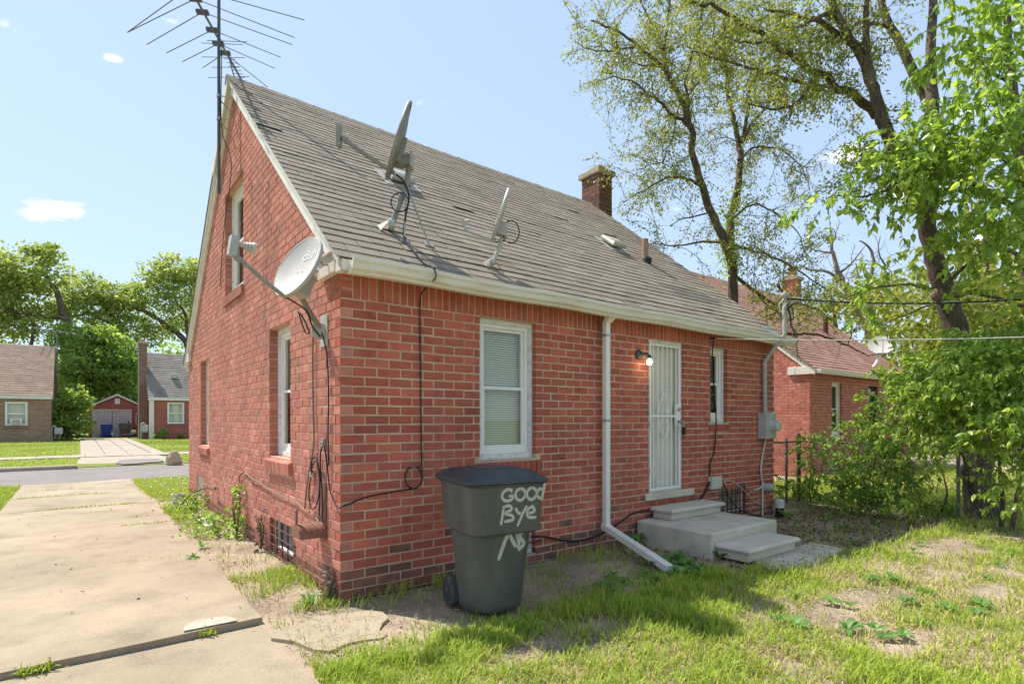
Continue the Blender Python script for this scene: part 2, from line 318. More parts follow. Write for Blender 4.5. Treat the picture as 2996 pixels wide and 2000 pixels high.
for i in range(len(ys) - 1):
    a, b = ys[i] + .012, ys[i + 1] - .012; w = -2.72 if a > 7 else -5.4
    if a < 1: w = -6.5
    t = [0, .016, .038, .02, .028, .018, .022, .016][i]; n = 26
    tilt = [0, -.008, .0, .006, -.004, .004, 0, 0][i]
    X, Y = np.meshgrid(np.linspace(w, -.64, n), np.linspace(a, b, 16))
    Xj = X.copy(); Xj[:, -1] += (rng.random(16) - .5) * .02; Yj = Y.copy(); Yj[0] += (rng.random(n) - .5) * .018; Yj[-1] += (rng.random(n) - .5) * .018
    sk = .03 * (X + .65)
    Zt = t + tilt * (Y - a) + (vnoise(X, Y, .8, i) - .5) * .008
    top = np.stack([Xj.ravel(), (Yj + sk).ravel(), Zt.ravel()], 1); ii = (np.arange(15)[:, None] * n + np.arange(n - 1)[None]).ravel()
    fs = [tuple(q) for q in np.stack([ii, ii + 1, ii + n + 1, ii + n], 1).tolist()]
    rim = list(range(n)) + [r * n + n - 1 for r in range(1, 16)] + [15 * n + c for c in range(n - 2, -1, -1)] + [r * n for r in range(14, 0, -1)]
    base = len(top); low = top[rim].copy(); low[:, 2] = -.06; top[rim, 2] -= .006
    fs += [(rim[(k + 1) % len(rim)], rim[k], base + k, base + (k + 1) % len(rim)) for k in range(len(rim))]
    mk('concrete_slab', np.vstack([top, low]), fs, M['drive'], drv)
# pale round patch on a slab by the joint
th = np.linspace(0, math.pi, 14); c = gp(628, 1845, .045)
MB().prism([(c[0] + .17 * math.cos(a), -.10 + .19 * math.sin(a) * (1 + .1 * math.sin(3 * a)), .0425) for a in th], (0, 0, .006)).build('cement_patch', mat('cement_patch', (.50, .43, .34), var=(.40, .34, .27), scale=14, rough=.95, bump=.5, bscale=60), drv)
struct(mk('street', [(-200, 12.36, -.025), (300, 12.36, -.025), (300, 17.25, -.025), (-200, 17.25, -.025)], [(0, 1, 2, 3)], M['asphalt']))
k = struct(bpy.data.objects.new('far_kerb', None)); link(k)
for (a, b) in ((-60, -1.75), (1.35, 60)):
    MB().bbox((a, 17.25, -.1), (b, 17.55, .09), .03).build('kerb_stone', M['walk'], k)
struct(MB().add([(-1.9, 17.24, -.021), (1.5, 17.24, -.021), (.85, 22.5, .03), (-1.65, 22.5, .03)], [(0, 1, 2, 3)]).build('drive_apron', M['walk']))
fd = struct(bpy.data.objects.new('far_drive', None)); link(fd)
for (a, b, m) in ((-1.65, -.85, 'walk'), (-.82, -.05, 'asphalt'), (-.02, .72, 'walk'), (.78, 1.25, 'walk')):
    for j in range(5):
        y0 = 24.3 + j * 4.6; MB().box((a + .006 * j, y0, 0), (b, y0 + 4.56, .035 + .008 * random.random())).build('concrete_slab', M['walk'] if (j + int(a * 3)) % 3 else mat('slab%d%s' % (j, a), (.34, .28, .23), var=(.4, .34, .27), scale=1.5, rough=.95), fd)
sw = struct(bpy.data.objects.new('far_sidewalk', None)); link(sw)
for j in range(-24, 26):
    MB().box((j * 1.5 + .01, 22.55, -.02), (j * 1.5 + 1.49, 24.2, .04 + .01 * random.random())).build('concrete_slab', M['walk'], sw)
V, F = grid(-60, 60, 17.5, 60, 60, 40, lambda x, y: .0 + .02 * (vnoise(x, y, 2, 1) - .5)); struct(mk('far_lawn', V, F, M['turf']))
# asphalt repair lump at the kerb of the apron
struct(MB().prism([(gp(u, v)[0], gp(u, v)[1], -.02) for (u, v) in ((340, 1358), (348, 1350), (400, 1346), (460, 1345), (478, 1350), (470, 1354), (440, 1355), (400, 1359), (360, 1361))], (0, 0, .07)).build('asphalt_patch', M['asphalt']))
# broken piece of an old concrete path beside the house corner and by the stoop
sp0 = [(-.25 + .36 * (1 + .22 * math.sin(3 * a) + .1 * math.sin(7 * a + 1)) * math.cos(a), -.62 + .40 * (1 + .2 * math.cos(2 * a) + .1 * math.sin(5 * a)) * math.sin(a), -.03) for a in np.linspace(0, 6.1, 22)]; struct(MB().prism(sp0, (0, 0, .042)).build('old_path_slab', M['drive']))
struct(MB().prism([(3.9, -1.42, -.03), (5.3, -1.35, -.03), (5.25, -1.75, -.03), (4.2, -1.85, -.03), (3.7, -1.7, -.03)], (0, 0, .05)).build('path_slab', M['concrete']))
# ------------------------------------------------------------------ main house
HL, HW, CH = 7.0, 8.07, .081; RY = HW / 2
house = empty('brick_house', (0, 0, 0), 'red brick house with grey shingle roof, white trim and three satellite dishes on it', 'house')
SLOPE = .818; CP = 1 / math.hypot(1, SLOPE); SP = SLOPE * CP; EY, EZ = -.17, 2.80; SLEN = (RY - EY) / CP
def sag(x, y): return -np.interp(x, [0, 2, 3.4, 5, 7], [0, .045, .09, .11, .13]) * (.35 + .65 * np.clip(y / RY, 0, 1))
def roofp(x, s, off=0.):
    y = EY + s * CP; return A3(x, y - off * SP, EZ + s * SP + float(sag(x, y)) + off * CP)
def rz(y): return EZ + (y - EY) * SLOPE
def rz_far(y): return EZ + (RY - EY) * SLOPE - (y - RY) * .868
def rearP(u, z, n): return (u, -n, z)
def gabP(u, z, n): return (-n, u, z)
BRF = [(8, 9, 10, 11)] + [(4 + i, 4 + (i + 1) % 4, 8 + (i + 1) % 4, 8 + i) for i in range(4)] + [(i, (i + 1) % 4, 4 + (i + 1) % 4, 4 + i) for i in range(4)]
def brick_local(w, h, d, j=.0025, c=.003, jn=1.):
    j = min(j, .1 * min(w, h)); c = min(c, .2 * min(w, h)); q = [(0, 0), (w, 0), (w, h), (0, h)]; J = (rng.random((4, 3)) - .5) * 2 * j; J[:, 2] *= jn
    V = [(a, b, -d) for (a, b) in q]
    V += [(a + J[i, 0], b + J[i, 1], -c + J[i, 2]) for i, (a, b) in enumerate(q)]
    cx, cy = w / 2, h / 2
    V += [(a + J[i, 0] + c * np.sign(cx - a), b + J[i, 1] + c * np.sign(cy - b), J[i, 2]) for i, (a, b) in enumerate(q)]
    return np.array(V)
def sub_iv(ivs, cuts):
    for (c0, c1) in cuts:
        out = []
        for (a, b) in ivs:
            if c1 <= a or c0 >= b: out.append((a, b)); continue
            if c0 > a: out.append((a, c0))
            if c1 < b: out.append((c1, b))
        ivs = out
    return ivs
def lay_wall(umin, umax, ncourse, openings, skips, lim=None, z0=0., corner_first=True, mod=.2215, joint=.0140, seed=1, endcap=True, ch=CH):
    """returns mortar bands [(u0,u1,z0,z1)] and bricks [(u,z,w,h,depth,kind)]"""
    bands, bricks = [], []; r = random.Random(seed)
    for k in range(ncourse):
        za = z0 + k * ch; zb = za + ch; iv = [(umin, umax)]
        if lim: iv = [lim(za, zb)]
        if iv[0][1] - iv[0][0] < .05: continue
        zm = (za + zb) / 2
        cut = [(o[0], o[1]) for o in openings if o[2] < zm < o[3]]
        zc = sorted({za, zb} | {z for o in openings for z in (o[2], o[3]) if za < z < zb})
        for (p, q) in zip(zc[:-1], zc[1:]):
            for (a, b) in sub_iv(iv, [(o[0], o[1]) for o in openings if o[2] < (p + q) / 2 < o[3]]): bands.append((a, b, p, q))
        cut += [(o[0], o[1]) for o in skips if o[2] < zm < o[3]]
        edges = [c for q in cut for c in q]
        even = (k % 2 == 0) == corner_first
        for (a, b) in sub_iv(iv, cut):
            start = a; u = umin + (0 if even else -(mod / 2 - .0))
            if not even: u = umin - mod / 2
            row = []
            while u < b:
                w = mod - joint + (r.random() - .5) * .005; x0, x1 = max(u, a), min(u + w, b); u += mod
                if x1 - x0 > .028: row.append([x0, x1])
            if not row: continue
            ea = any(abs(a - e) < 1e-6 for e in edges); eb = any(abs(b - e) < 1e-6 for e in edges)
            if ea and row[0][0] - a < .06: row[0][0] = a - .004
            if eb and b - row[-1][1] < .06: row[-1][1] = b + .004
            for (x0, x1) in row:
                deep = .11 if (ea and x0 < a) or (eb and x1 > b) else .03
                bricks.append((x0, za + joint / 2 + (r.random() - .5) * .003, x1 - x0, ch - joint + (r.random() - .5) * .004, deep, k, x0 <= umin + 1e-6, even))
    return bands, bricks
def band_mesh(bands, P, n0, n1):
    m = MB()
    # merge equal-width bands vertically
    merged = []
    for (a, b, z0, z1) in bands:
        for q in merged:
            if abs(q[0] - a) < 1e-6 and abs(q[1] - b) < 1e-6 and abs(q[3] - z0) < 1e-6: q[3] = z1; break
        else: merged.append([a, b, z0, z1])
    for (a, b, z0, z1) in merged:
        p = np.array([P(a, z0, n0), P(b, z1, n1)]); m.box(p.min(0), p.max(0))
    return m
def wall_bricks(P, bricks, flip, mats, kindf, parent, allb):
    for b in bricks:
        (u, z, w, h, d, k, cor, even) = b
        allb.append(dict(P=P, u=u, z=z, w=w, h=h, d=d, flip=flip, mi=kindf(b), parent=parent, mats=mats))
def brick_world(b):
    L = brick_local(b['w'], b['h'], b['d'], b.get('j', .0022), b.get('c', .003), b.get('jn', 1.)); dn = b.get('dn', 0)
    tilt = (rng.random() - .5) * .006
    return np.array([b['P'](b['u'] + l[0], b['z'] + l[1] + tilt * l[0], l[2] + dn) for l in L])
def proj_area(b):
    p0 = A3(*b['P'](b['u'], b['z'], 0)); p1 = A3(*b['P'](b['u'] + b['w'], b['z'] + b['h'], 0))
    def pr(p): d = p - CAM; z = d @ FWD; return 1498 + PXF * (d @ RIGHT) / z, 1224 - PXF * d[2] / z
    a, c = pr(p0), pr(p1)
    if not (0 < a[0] < 2996 and 0 < a[1] < 2000): return 0
    return abs(a[0] - c[0]) * abs(a[1] - c[1])
def place_bricks(allb, n_single, stuff_parent, name='brick', stuff_name='brickwork'):
    allb.sort(key=proj_area, reverse=True)
    fl = [tuple(f[::-1]) for f in BRF]
    for b in allb[:n_single]:
        V = brick_world(b); mk(name, V, fl if b['flip'] else BRF, b['mats'][b['mi']], b['parent'], org=V[8:12].mean(0))
    rest = allb[n_single:]
    if rest:
        V = np.vstack([brick_world(b) for b in rest]); base = np.arange(len(rest))[:, None, None] * 12
        Fs = np.array(BRF)[None] + base
        for i, b in enumerate(rest):
            if b['flip']: Fs[i] = Fs[i][:, ::-1]
        mats = []; mi = []
        for b in rest:
            m = b['mats'][b['mi']]
            if m not in mats: mats.append(m)
            mi += [mats.index(m)] * 9
        o = mk(stuff_name, V, Fs.reshape(-1, 4), mats, stuff_parent); o.data.polygons.foreach_set('material_index', np.array(mi, np.int32)); o['kind'] = 'stuff'
allb = []
# rear wall (towards the camera): openings  (u0,u1,z0,z1)
op_r = [(1.388, 2.108, 1.10, 2.515), (3.94, 4.655, .58, 2.515), (5.27, 5.69, 1.45, 2.515), (5.48, 6.19, .13, .50), (1.62, 2.10, .10, .52)]
sk_r = [(1.33, 2.17, .935, 1.10), (3.86, 4.86, .48, .58), (5.23, 5.74, 1.325, 1.45)]
bands, br = lay_wall(0, HL, 31, op_r, sk_r, corner_first=True, seed=2)
wall_r = band_mesh(bands + [(0.0, HL, 31 * CH, 2.74)], lambda u, z, n: (u + (.009 if u < .001 else 0), -n, z), -.2, -.004).build('rear_wall', M['mortar'], house)
br = [(b[0], b[1], b[2], b[3], .10 if (b[6] and b[7]) else b[4], b[5], b[6], b[7]) for b in br if not (b[6] and not b[7])]
kf = lambda b: 1 if (b[5] < 2 or (b[5] == 2 and (b[0] * 37) % 1 < .55) or (b[5] in (3, 4, 5, 6) and (b[0] * 53.7 + b[5] * .31) % 1 < .10)) else 0
wall_bricks(rearP, br, False, [M['brick'], M['brick_base']], kf, wall_r, allb)
# gable wall
op_g = [(1.386, 2.19, 1.09, 2.515), (3.46, 4.635, 3.30, 4.80), (5.95, 6.743, 1.05, 2.515), (1.29, 2.18, .06, .40), (6.43, 7.10, .12, .52)]
sk_g = [(1.30, 2.26, .925, 1.09), (5.86, 6.82, .90, 1.05), (3.42, 4.68, 3.14, 3.30)]
def lim(za, zb):
    t = zb + .07
    y0 = max(0, (t - EZ) / SLOPE + EY) if t > EZ - .1 else 0
    y1 = min(HW, RY + (rz_far(RY) - t) / .868)
    return (y0, y1)
bands, bg = lay_wall(0, HW, 76, op_g, sk_g, lim=lim, corner_first=False, seed=5)
bands = [(max(a, .2), b, c, d) for (a, b, c, d) in bands if b > .25]
wall_g = band_mesh(bands, gabP, -.2, -.0045).build('gable_wall', M['mortar_pink'], house)
bg2 = []
for b in bg:
    if b[6] and b[0] < .01:
        if not b[7]: continue
        b = (b[0], b[1], b[2], b[3], .10, b[5], b[6], b[7])
    bg2.append(b)
kg = lambda b: 1 if (b[5] < 2 or (b[5] == 2 and (b[0] * 37) % 1 < .4)) else 0
n0 = len(allb); wall_bricks(gabP, bg2, True, [M['brick_sunlit'], M['brick_base']], kg, wall_g, allb)
for b in allb[n0:]: b['j'] = .003; b['jn'] = .5; b['c'] = .0025; b['dn'] = random.random() ** 2 * .004
# soldier course under the eave
for i in range(95):
    u = .113 + i * .0724
    if u > 6.88: break
    V = brick_world(dict(P=rearP, u=u, z=31 * CH + .006, w=.0615, h=.205, d=.03)); mk('soldier_brick', V, BRF, M['brick'], wall_r, org=V[8:12].mean(0))
for zz in (31 * CH + .006, 31 * CH + .088, 31 * CH + .170):
    for u in (0, 6.89):
        V = brick_world(dict(P=rearP, u=u, z=zz, w=.10, h=.07, d=.1)); mk('brick', V, BRF, M['brick'], wall_r, org=V[8:12].mean(0))
place_bricks(allb, 288, house)
# far end wall and front wall: plain closing walls, seen only from aside
o = MB(); o.prism([(HL, .2, 0), (HL, HW, 0), (HL, HW, 2.7), (HL, RY, 5.9), (HL, .2, 2.86)], (-.2, 0, 0)); o.box((.2, HW - .2, 0), (HL - .2, HW, 2.7)); o.build('closing_wall', M['brick'], house)
# sill bricks (sloping rowlocks)
def sill(P, u0, u1, zt, zb, flip, parent, m, n0=.035, back=.10):
    n = round((u1 - u0) / .078); w = (u1 - u0) / n
    for i in range(n):
        a, b = u0 + i * w + .005, u0 + (i + 1) * w - .005; j = lambda: (random.random() - .5) * .004; e = .03
        q = [(zb + j(), n0 - .012), (zt - .055 + j(), n0 + j()), (zt + j(), -back), (zb + .05, -back)]
        V = [P(a, z, n) for (z, n) in q] + [P(b, z, n) for (z, n) in q]
        F = [(3, 2, 1, 0), (4, 5, 6, 7)] + [((i) % 4, (i + 1) % 4, 4 + (i + 1) % 4, 4 + i) for i in range(4)]
        if flip: F = [f[::-1] for f in F]
        mk('sill_brick', V, F, m, parent, org=np.mean(V, 0))
    zz = MB(); p = np.array([P(u0 + .01, zb + .02, -.12), P(u1 - .01, zt - .07, n0 - .02)]); zz.box(p.min(0), p.max(0)); zz.build('sill_mortar', M['mortar'], parent)
def pbox(m, P, a, b, mi=0): p = np.array([P(*a), P(*b)]); return m.box(p.min(0), p.max(0), mi)
def frame_rect(m, P, u0, u1, z0, z1, w, n0, n1, wb=None):
    wb = wb or w
    pbox(m, P, (u0, z0, n0), (u0 + w, z1, n1)); pbox(m, P, (u1 - w, z0, n0), (u1, z1, n1))
    pbox(m, P, (u0 + w, z1 - w, n0 + .002), (u1 - w, z1, n1 - .002)); pbox(m, P, (u0 + w, z0, n0 + .002), (u1 - w, z0 + wb, n1 - .002))
def window(P, u0, u1, z0, z1, kind='blind', rec=.06, casing=.05):
    win = MB(); frame_rect(win, P, u0 + .005, u1 - .005, z0, z1, casing, -rec - .07, -rec, .06)
    win = win.build('window', M['caulk'], house)
    a, b, c, d = u0 + casing + .005, u1 - casing - .005, z0 + .06, z1 - casing; fr = MB(); frame_rect(fr, P, a, b, c, d, .038, -rec - .085, -rec - .022); fr.build('frame', M['vinyl'], win)
    a += .038; b -= .038; c += .038; d -= .038; mid = (c + d) / 2 + .01
    up = MB(); frame_rect(up, P, a, b, mid - .018, d, .03, -rec - .075, -rec - .045); up.build('sash', M['vinyl'], win)
    lo = MB(); frame_rect(lo, P, a, b, c, mid + .012, .03, -rec - .062, -rec - .033, .045); lo.build('sash', M['vinyl'], win)
    for (q0, q1, n) in ((mid + .012, d - .028, -rec - .058), (c + .043, mid - .018, -rec - .047)):
        g = MB(); pbox(g, P, (a + .028, q0, n), (b - .028, q1, n - .004)); g.build('pane', M['glass'], win)
    if kind == 'blind':
        sl = MB(); z = c
        while z < d:
            y = -rec - .10; sl.add([P(a, z, y), P(b, z, y), P(b, z + .0205, y - .014), P(a, z + .0205, y - .014)], [(0, 1, 2, 3)]); z += .0235
        o = sl.build('blind', M['blind'], win); o['kind'] = 'stuff'
        for k in (.2, .8): c2 = MB(); c2.tube([P(a + (b - a) * k, c, -rec - .094), P(a + (b - a) * k, d, -rec - .094)], .0015, 4); c2.build('blind_cord', M['blind'], win)
    else:
        cu = MB(); n = 26
        V = []; 
        for i in range(n + 1):
            t = i / n; V += [P(a + (b - a) * t, c, -rec - .13 + .02 * math.sin(i * 1.9)), P(a + (b - a) * t, d, -rec - .13 + .02 * math.sin(i * 1.9))]
        cu.add(V, [(2 * i, 2 * i + 2, 2 * i + 3, 2 * i + 1) for i in range(n)]); cu.build('curtain', M[kind], win)
    bk = MB(); pbox(bk, P, (u0 - .2, z0 - .1, -.45), (u1 + .2, z1 + .1, -.47)); bk.build('room_dark', M['dark'], win)  # dark sheet: the unlit room's shade put in as a near-black colour
    return win
w1 = window(rearP, *op_r[0]); sill(rearP, 1.34, 2.165, 1.115, .94, False, w1, M['brick'])
w2 = window(rearP, *op_r[2], kind='curtain', casing=.04); sill(rearP, 5.235, 5.735, 1.465, 1.33, False, w2, M['brick'])
g1 = window(gabP, *op_g[0], kind='curtain', rec=.09, casing=.055); sill(gabP, 1.31, 2.25, 1.105, .93, True, g1, M['brick_sunlit'], .05)
g2 = window(gabP, *op_g[1], kind='blind', rec=.09, casing=.06); sill(gabP, 3.43, 4.67, 3.315, 3.15, True, g2, M['brick_sunlit'], .04)
g3 = window(gabP, *op_g[2], kind='curtain', rec=.09, casing=.05); sill(gabP, 5.87, 6.81, 1.065, .905, True, g3, M['brick_sunlit'], .05)
# basement windows with bars
def bwin(P, o, fill, bars, hb):
    u0, u1, z0, z1 = o; m = MB(); pbox(m, P, (u0 - .02, z0 - .02, -.12), (u1 + .02, z1 + .02, -.14)); b = m.build('basement_window', M[fill], house)
    fr = MB(); frame_rect(fr, P, u0 + .002, u1 - .002, z0, z1, .03, -.11, -.06); fr.build('frame', M['caulk'], b)
    for i in range(bars):
        t = u0 + (u1 - u0) * (i + .7) / (bars + .4); MB().tube([P(t, z0 - .01, .012), P(t, z1 + .01, .012)], .008, 6).build('bar', M['rust'], b)
    for i in range(hb):
        t = z0 + (z1 - z0) * (i + .7) / (hb + .4); MB().tube([P(u0 - .05, t, .02), P(u1 + .05, t, .02), ], .008, 6).build('bar', M['rust'], b)
    return b
bwin(rearP, op_r[3], 'dirtyglass', 6, 3); bwin(rearP, op_r[4], 'plywood', 2, 2); bwin(gabP, op_g[3], 'slate', 4, 3)
gb = MB(); pbox(gb, gabP, (6.44, .13, -.10), (7.09, .51, -.02)); gb = gb.build('glass_block_window', M['glassgrey'], house)
for i in range(4):
    for j in range(2): m = MB(); pbox(m, gabP, (6.45 + i * .16, .14 + j * .19, -.03), (6.60 + i * .16, .31 + j * .19, -.008)); m.build('glass_block', M['dirtyglass'], gb)
# back door: white frame, panel behind, security gate in front
dr = MB(); frame_rect(dr, rearP, 3.943, 4.652, .58, 2.512, .04, -.14, -.03); dr = dr.build('door', M['caulk'], house)
m = MB(); pbox(m, rearP, (3.98, .6, -.10), (4.615, 2.47, -.14)); m.build('door_leaf', M['door'], dr)
for (a, b) in ((.75, 1.25), (1.42, 1.92), (2.0, 2.4)):
    for (c, d) in ((4.06, 4.26), (4.33, 4.53)): m = MB(); pbox(m, rearP, (c, a, -.10), (d, b, -.094)); m.build('door_panel', M['door'], dr)
gate = MB(); frame_rect(gate, rearP, 3.985, 4.61, .60, 2.465, .028, -.045, -.02); pbox(gate, rearP, (4.013, 1.53, -.042), (4.582, 1.555, -.022)); gate = gate.build('security_gate', M['ironwhite'], house)
for i in range(6):
    u = 4.013 + (i + .55) * .569 / 6.1; m = MB(); pbox(m, rearP, (u - .007, .628, -.038), (u + .007, 2.437, -.024)); m.build('bar', M['ironwhite'], gate)
for s in (-1, 1):
    for t in (-1, 1):
        cu = 4.275; P3 = [(cu + s * .012, -(-.02), 1.54 + t * .30), (cu + s * .05, .02, 1.54 + t * .22), (cu + s * .10, .02, 1.54 + t * .12), (cu + s * .085, .02, 1.54 + t * .055), (cu + s * .045, .02, 1.54 + t * .06), (cu + s * .05, .02, 1.54 + t * .10)]
        MB().tube(spline(P3, 5), .006, 6).build('scroll', M['ironwhite'], gate)
    MB().tube(spline([(4.275 + s * .012, .02, 1.86), (4.275 + s * .05, .02, 1.88), (4.275 + s * .06, .02, 1.85)], 5), .005, 6).build('scroll', M['ironwhite'], gate)
m = MB(); pbox(m, rearP, (4.525, 1.42, -.05), (4.60, 1.70, -.012)); m.build('lock_plate', M['ironwhite'], gate)
MB().lathe((4.562, .012, 1.63), (0, -1, 0), [(.026, 0), (.026, .012), (.018, .02), (.018, .03)], 16).build('deadbolt', M['steel'], gate)
MB().lathe((4.562, .012, 1.47), (0, -1, 0), [(.024, 0), (.012, .02), (.028, .045), (.02, .065)], 16).build('knob', M['steel'], gate)
for z in (.8, 1.4, 2.2): MB().tube([(3.99, .012, z), (3.99, .012, z + .08)], .011, 8).build('hinge', M['ironwhite'], gate)
lb = empty('key_lock_box', (4.562, -.065, 1.30), 'small black key lock box hanging from the white security gate knob', 'lock box')
MB().bbox((4.535, -.085, 1.30), (4.59, -.05, 1.40), .008).build('body', M['black'], lb); MB().tube(spline([(4.545, -.067, 1.395), (4.548, -.067, 1.46), (4.562, -.067, 1.478), (4.578, -.067, 1.46), (4.58, -.067, 1.395)], 5), .005, 8).build('shackle', M['steel'], lb)
m = MB(); m.bbox((3.86, -.035, .485), (4.86, .14, .578), .012); m.build('door_sill', M['concrete'], house)
# ------------------------------------------------------------------ roof
nx = 24; xs = np.linspace(-.085, HL + .075, nx); V = []; F = []
for s in np.linspace(0, SLEN, 8):
    for x in xs: V.append(roofp(x, s, -.004))
for i in range(7):
    for j in range(nx - 1): F.append((i * nx + j, i * nx + j + 1, (i + 1) * nx + j + 1, (i + 1) * nx + j))
nb = len(V)
for x in xs: V.append(A3(x, RY + .0, roofp(x, SLEN)[2]))
for x in xs: V.append(A3(x, HW + .2, rz_far(HW + .2) + float(sag(x, 0))))
for j in range(nx - 1): F.append((nb + j, nb + j + 1, nb + nx + j + 1, nb + nx + j))
roof = mk('roof', V, F, M['shingle'], house)
EXPO = .138; tabs = []; SV = []; 
for r in range(int(SLEN / EXPO) + 1):
    s0 = r * EXPO - .015; x = -.10 - (.15 if r % 2 else 0) - rng.random() * .04; lift_row = .0015 * max(0, rng.normal())
    while x < HL + .085:
        w = .300 + (rng.random() - .5) * .012; a, b = max(x, -.10), min(x + w, HL + .088)
        if b - a > .04:
            lf = .012 + .003 * rng.random() + lift_row + (.014 * rng.random() if rng.random() < .012 else 0)
            s1 = min(s0 + EXPO + .04, SLEN + .01); dz = (rng.random() - .5) * .01
            lf2 = lf + (rng.random() - .5) * .006
            T = [roofp(a, s0 + dz, lf), roofp(b, s0 + dz, lf2), roofp(b, s1, .004), roofp(a, s1, .004), roofp(a, s0 + dz, lf - .007), roofp(b, s0 + dz, lf2 - .007), roofp(b, s1, -.002), roofp(a, s1, -.002)]
            tabs.append((np.array(T), (a + b) / 2, s0))
        x += .306
TF = [(0, 1, 2, 3), (4, 5, 1, 0), (5, 6, 2, 1), (7, 4, 0, 3)]
def tabarea(t):
    d = t[0][:4] - CAM; z = d @ FWD; u = 1498 + PXF * (d @ RIGHT) / z; v = 1224 - PXF * d[:, 2] / z
    return abs(.5 * sum(u[i] * v[(i + 1) % 4] - u[(i + 1) % 4] * v[i] for i in range(4)))
tabs.sort(key=tabarea, reverse=True)
def is_patch(t): return 5.15 + (.95 - t[2]) * -.3 < t[1] < 6.35 and .78 < t[2] < 1.22
for t in tabs[:290]: mk('shingle', t[0], TF, M['roofpatch'] if is_patch(t) else M['shingle'], roof, org=t[0][:4].mean(0))
V = np.vstack([t[0] for t in tabs[290:]]); F = (np.array(TF)[None] + np.arange(len(tabs) - 290)[:, None, None] * 8).reshape(-1, 4)
o = mk('shingles', V, F, [M['shingle'], M['roofpatch']], roof); o['kind'] = 'stuff'
o.data.polygons.foreach_set('material_index', np.repeat([1 if is_patch(t) else 0 for t in tabs[290:]], 4).astype(np.int32))
x = -.1
while x < HL + .05:
    a, b = x, min(x + .16, HL + .085); l = .016 + .01 * rng.random()
    p = roofp(a, SLEN); q = roofp(b, SLEN); e = .13
    V = [(a, RY - e * CP, p[2] - e * SP + l), (a, RY, p[2] + .012 + l), (a, RY + e * CP, p[2] - e * SP + l), (b, RY - e * CP, q[2] - e * SP + l - .006), (b, RY, q[2] + .012 + l - .008), (b, RY + e * CP, q[2] - e * SP + l - .006)]
    V += [(v[0], v[1], v[2] - .012) for v in V]
    mk('ridge_shingle', V, [(0, 3, 4, 1), (1, 4, 5, 2), (6, 0, 1, 7), (7, 1, 2, 8), (0, 6, 9, 3), (3, 9, 10, 4), (4, 10, 11, 5), (6, 7, 10, 9), (7, 8, 11, 10)], M['shingle'], roof, org=np.mean(V, 0)); x += .15
# rake boards (white), gable returns, frieze, gutter
def rake(y0, y1, zf, h0, h1, x0, x1, name, m, end=None):
    P = [(x0, y0, zf(y0) - h0), (x0, y1, zf(y1) - h0), (x0, y1, zf(y1) - h1), (x0, y0, zf(y0) - h1)]
    return MB().prism(P, (x1 - x0, 0, 0)).build(name, M[m], house)
rake(.03, RY, rz, .035, .23, -.034, -.002, 'rake_board', 'trim'); rake(-.13, RY, rz, .008, .085, -.068, -.036, 'rake_moulding', 'trim'); rake(-.165, RY, rz, -.001, .03, -.086, -.070, 'drip_edge', 'vinyl')
rake(RY + .003, HW + .1, rz_far, .035, .21, -.034, -.002, 'rake_board', 'trim'); rake(RY + .003, HW + .15, rz_far, .008, .085, -.068, -.036, 'rake_moulding', 'trim'); rake(RY + .003, RY + 1.05, rz_far, -.03, .12, -.09, -.07, 'drip_edge', 'gutter')
rake(-.13, RY, lambda y: rz(y) + float(sag(7, y)), .05, .17, HL + .002, HL + .034, 'rake_board', 'trim')
m = MB(); m.bbox((-.055, -.015, 2.715), (.0, .40, 2.885), .006); m.bbox((-.075, -.02, 2.875), (-.0, .405, 2.90), .006); m.bbox((-.05, -.158, 2.70), (-.0, -.018, 2.795), .006); m.build('gable_return', M['trim'], house)
m = MB(); m.bbox((-.055, HW - .30, 2.60), (.0, HW + .12, 2.76), .006); m.build('gable_return', M['trim'], house)
for (y, z) in ((.38, 2.80), (.14, 2.80)):
    MB().tube(spline([(-.055, y, z), (-.10, y, z), (-.11, y, z + .02)], 4), .008, 6).build('wall_hook', M['steel'], house)
MB().box((-.0, -.045, 2.71), (HL, -.003, 2.83)).build('frieze_board', M['trim'], house)
MB().box((-.05, -.165, 2.70), (HL + .03, -.145, 2.79)).build('fascia', M['trim'], house)
MB().box((-.0, -.143, 2.735), (HL, -.047, 2.75)).build('soffit', M['trim'], house)
gp_ = [(-.168, 2.668), (-.225, 2.668), (-.235, 2.685), (-.262, 2.705), (-.272, 2.745), (-.287, 2.765), (-.287, 2.795), (-.275, 2.795), (-.275, 2.78), (-.172, 2.70), (-.168, 2.79)]
gm = MB(); n = 36; P = [[(-.0 + 7.17 * i / n, y, z + .006 * math.sin(i * .7) - .03 * (i / n)) for (y, z) in gp_] for i in range(n + 1)]; k = len(gp_)
gm.add([p for r in P for p in r], [(i * k + j, i * k + (j + 1) % k, (i + 1) * k + (j + 1) % k, (i + 1) * k + j) for i in range(n) for j in range(k)] + [tuple(range(k))[::-1], tuple(n * k + j for j in range(k))])
gm.build('gutter', M['gutter'], house)
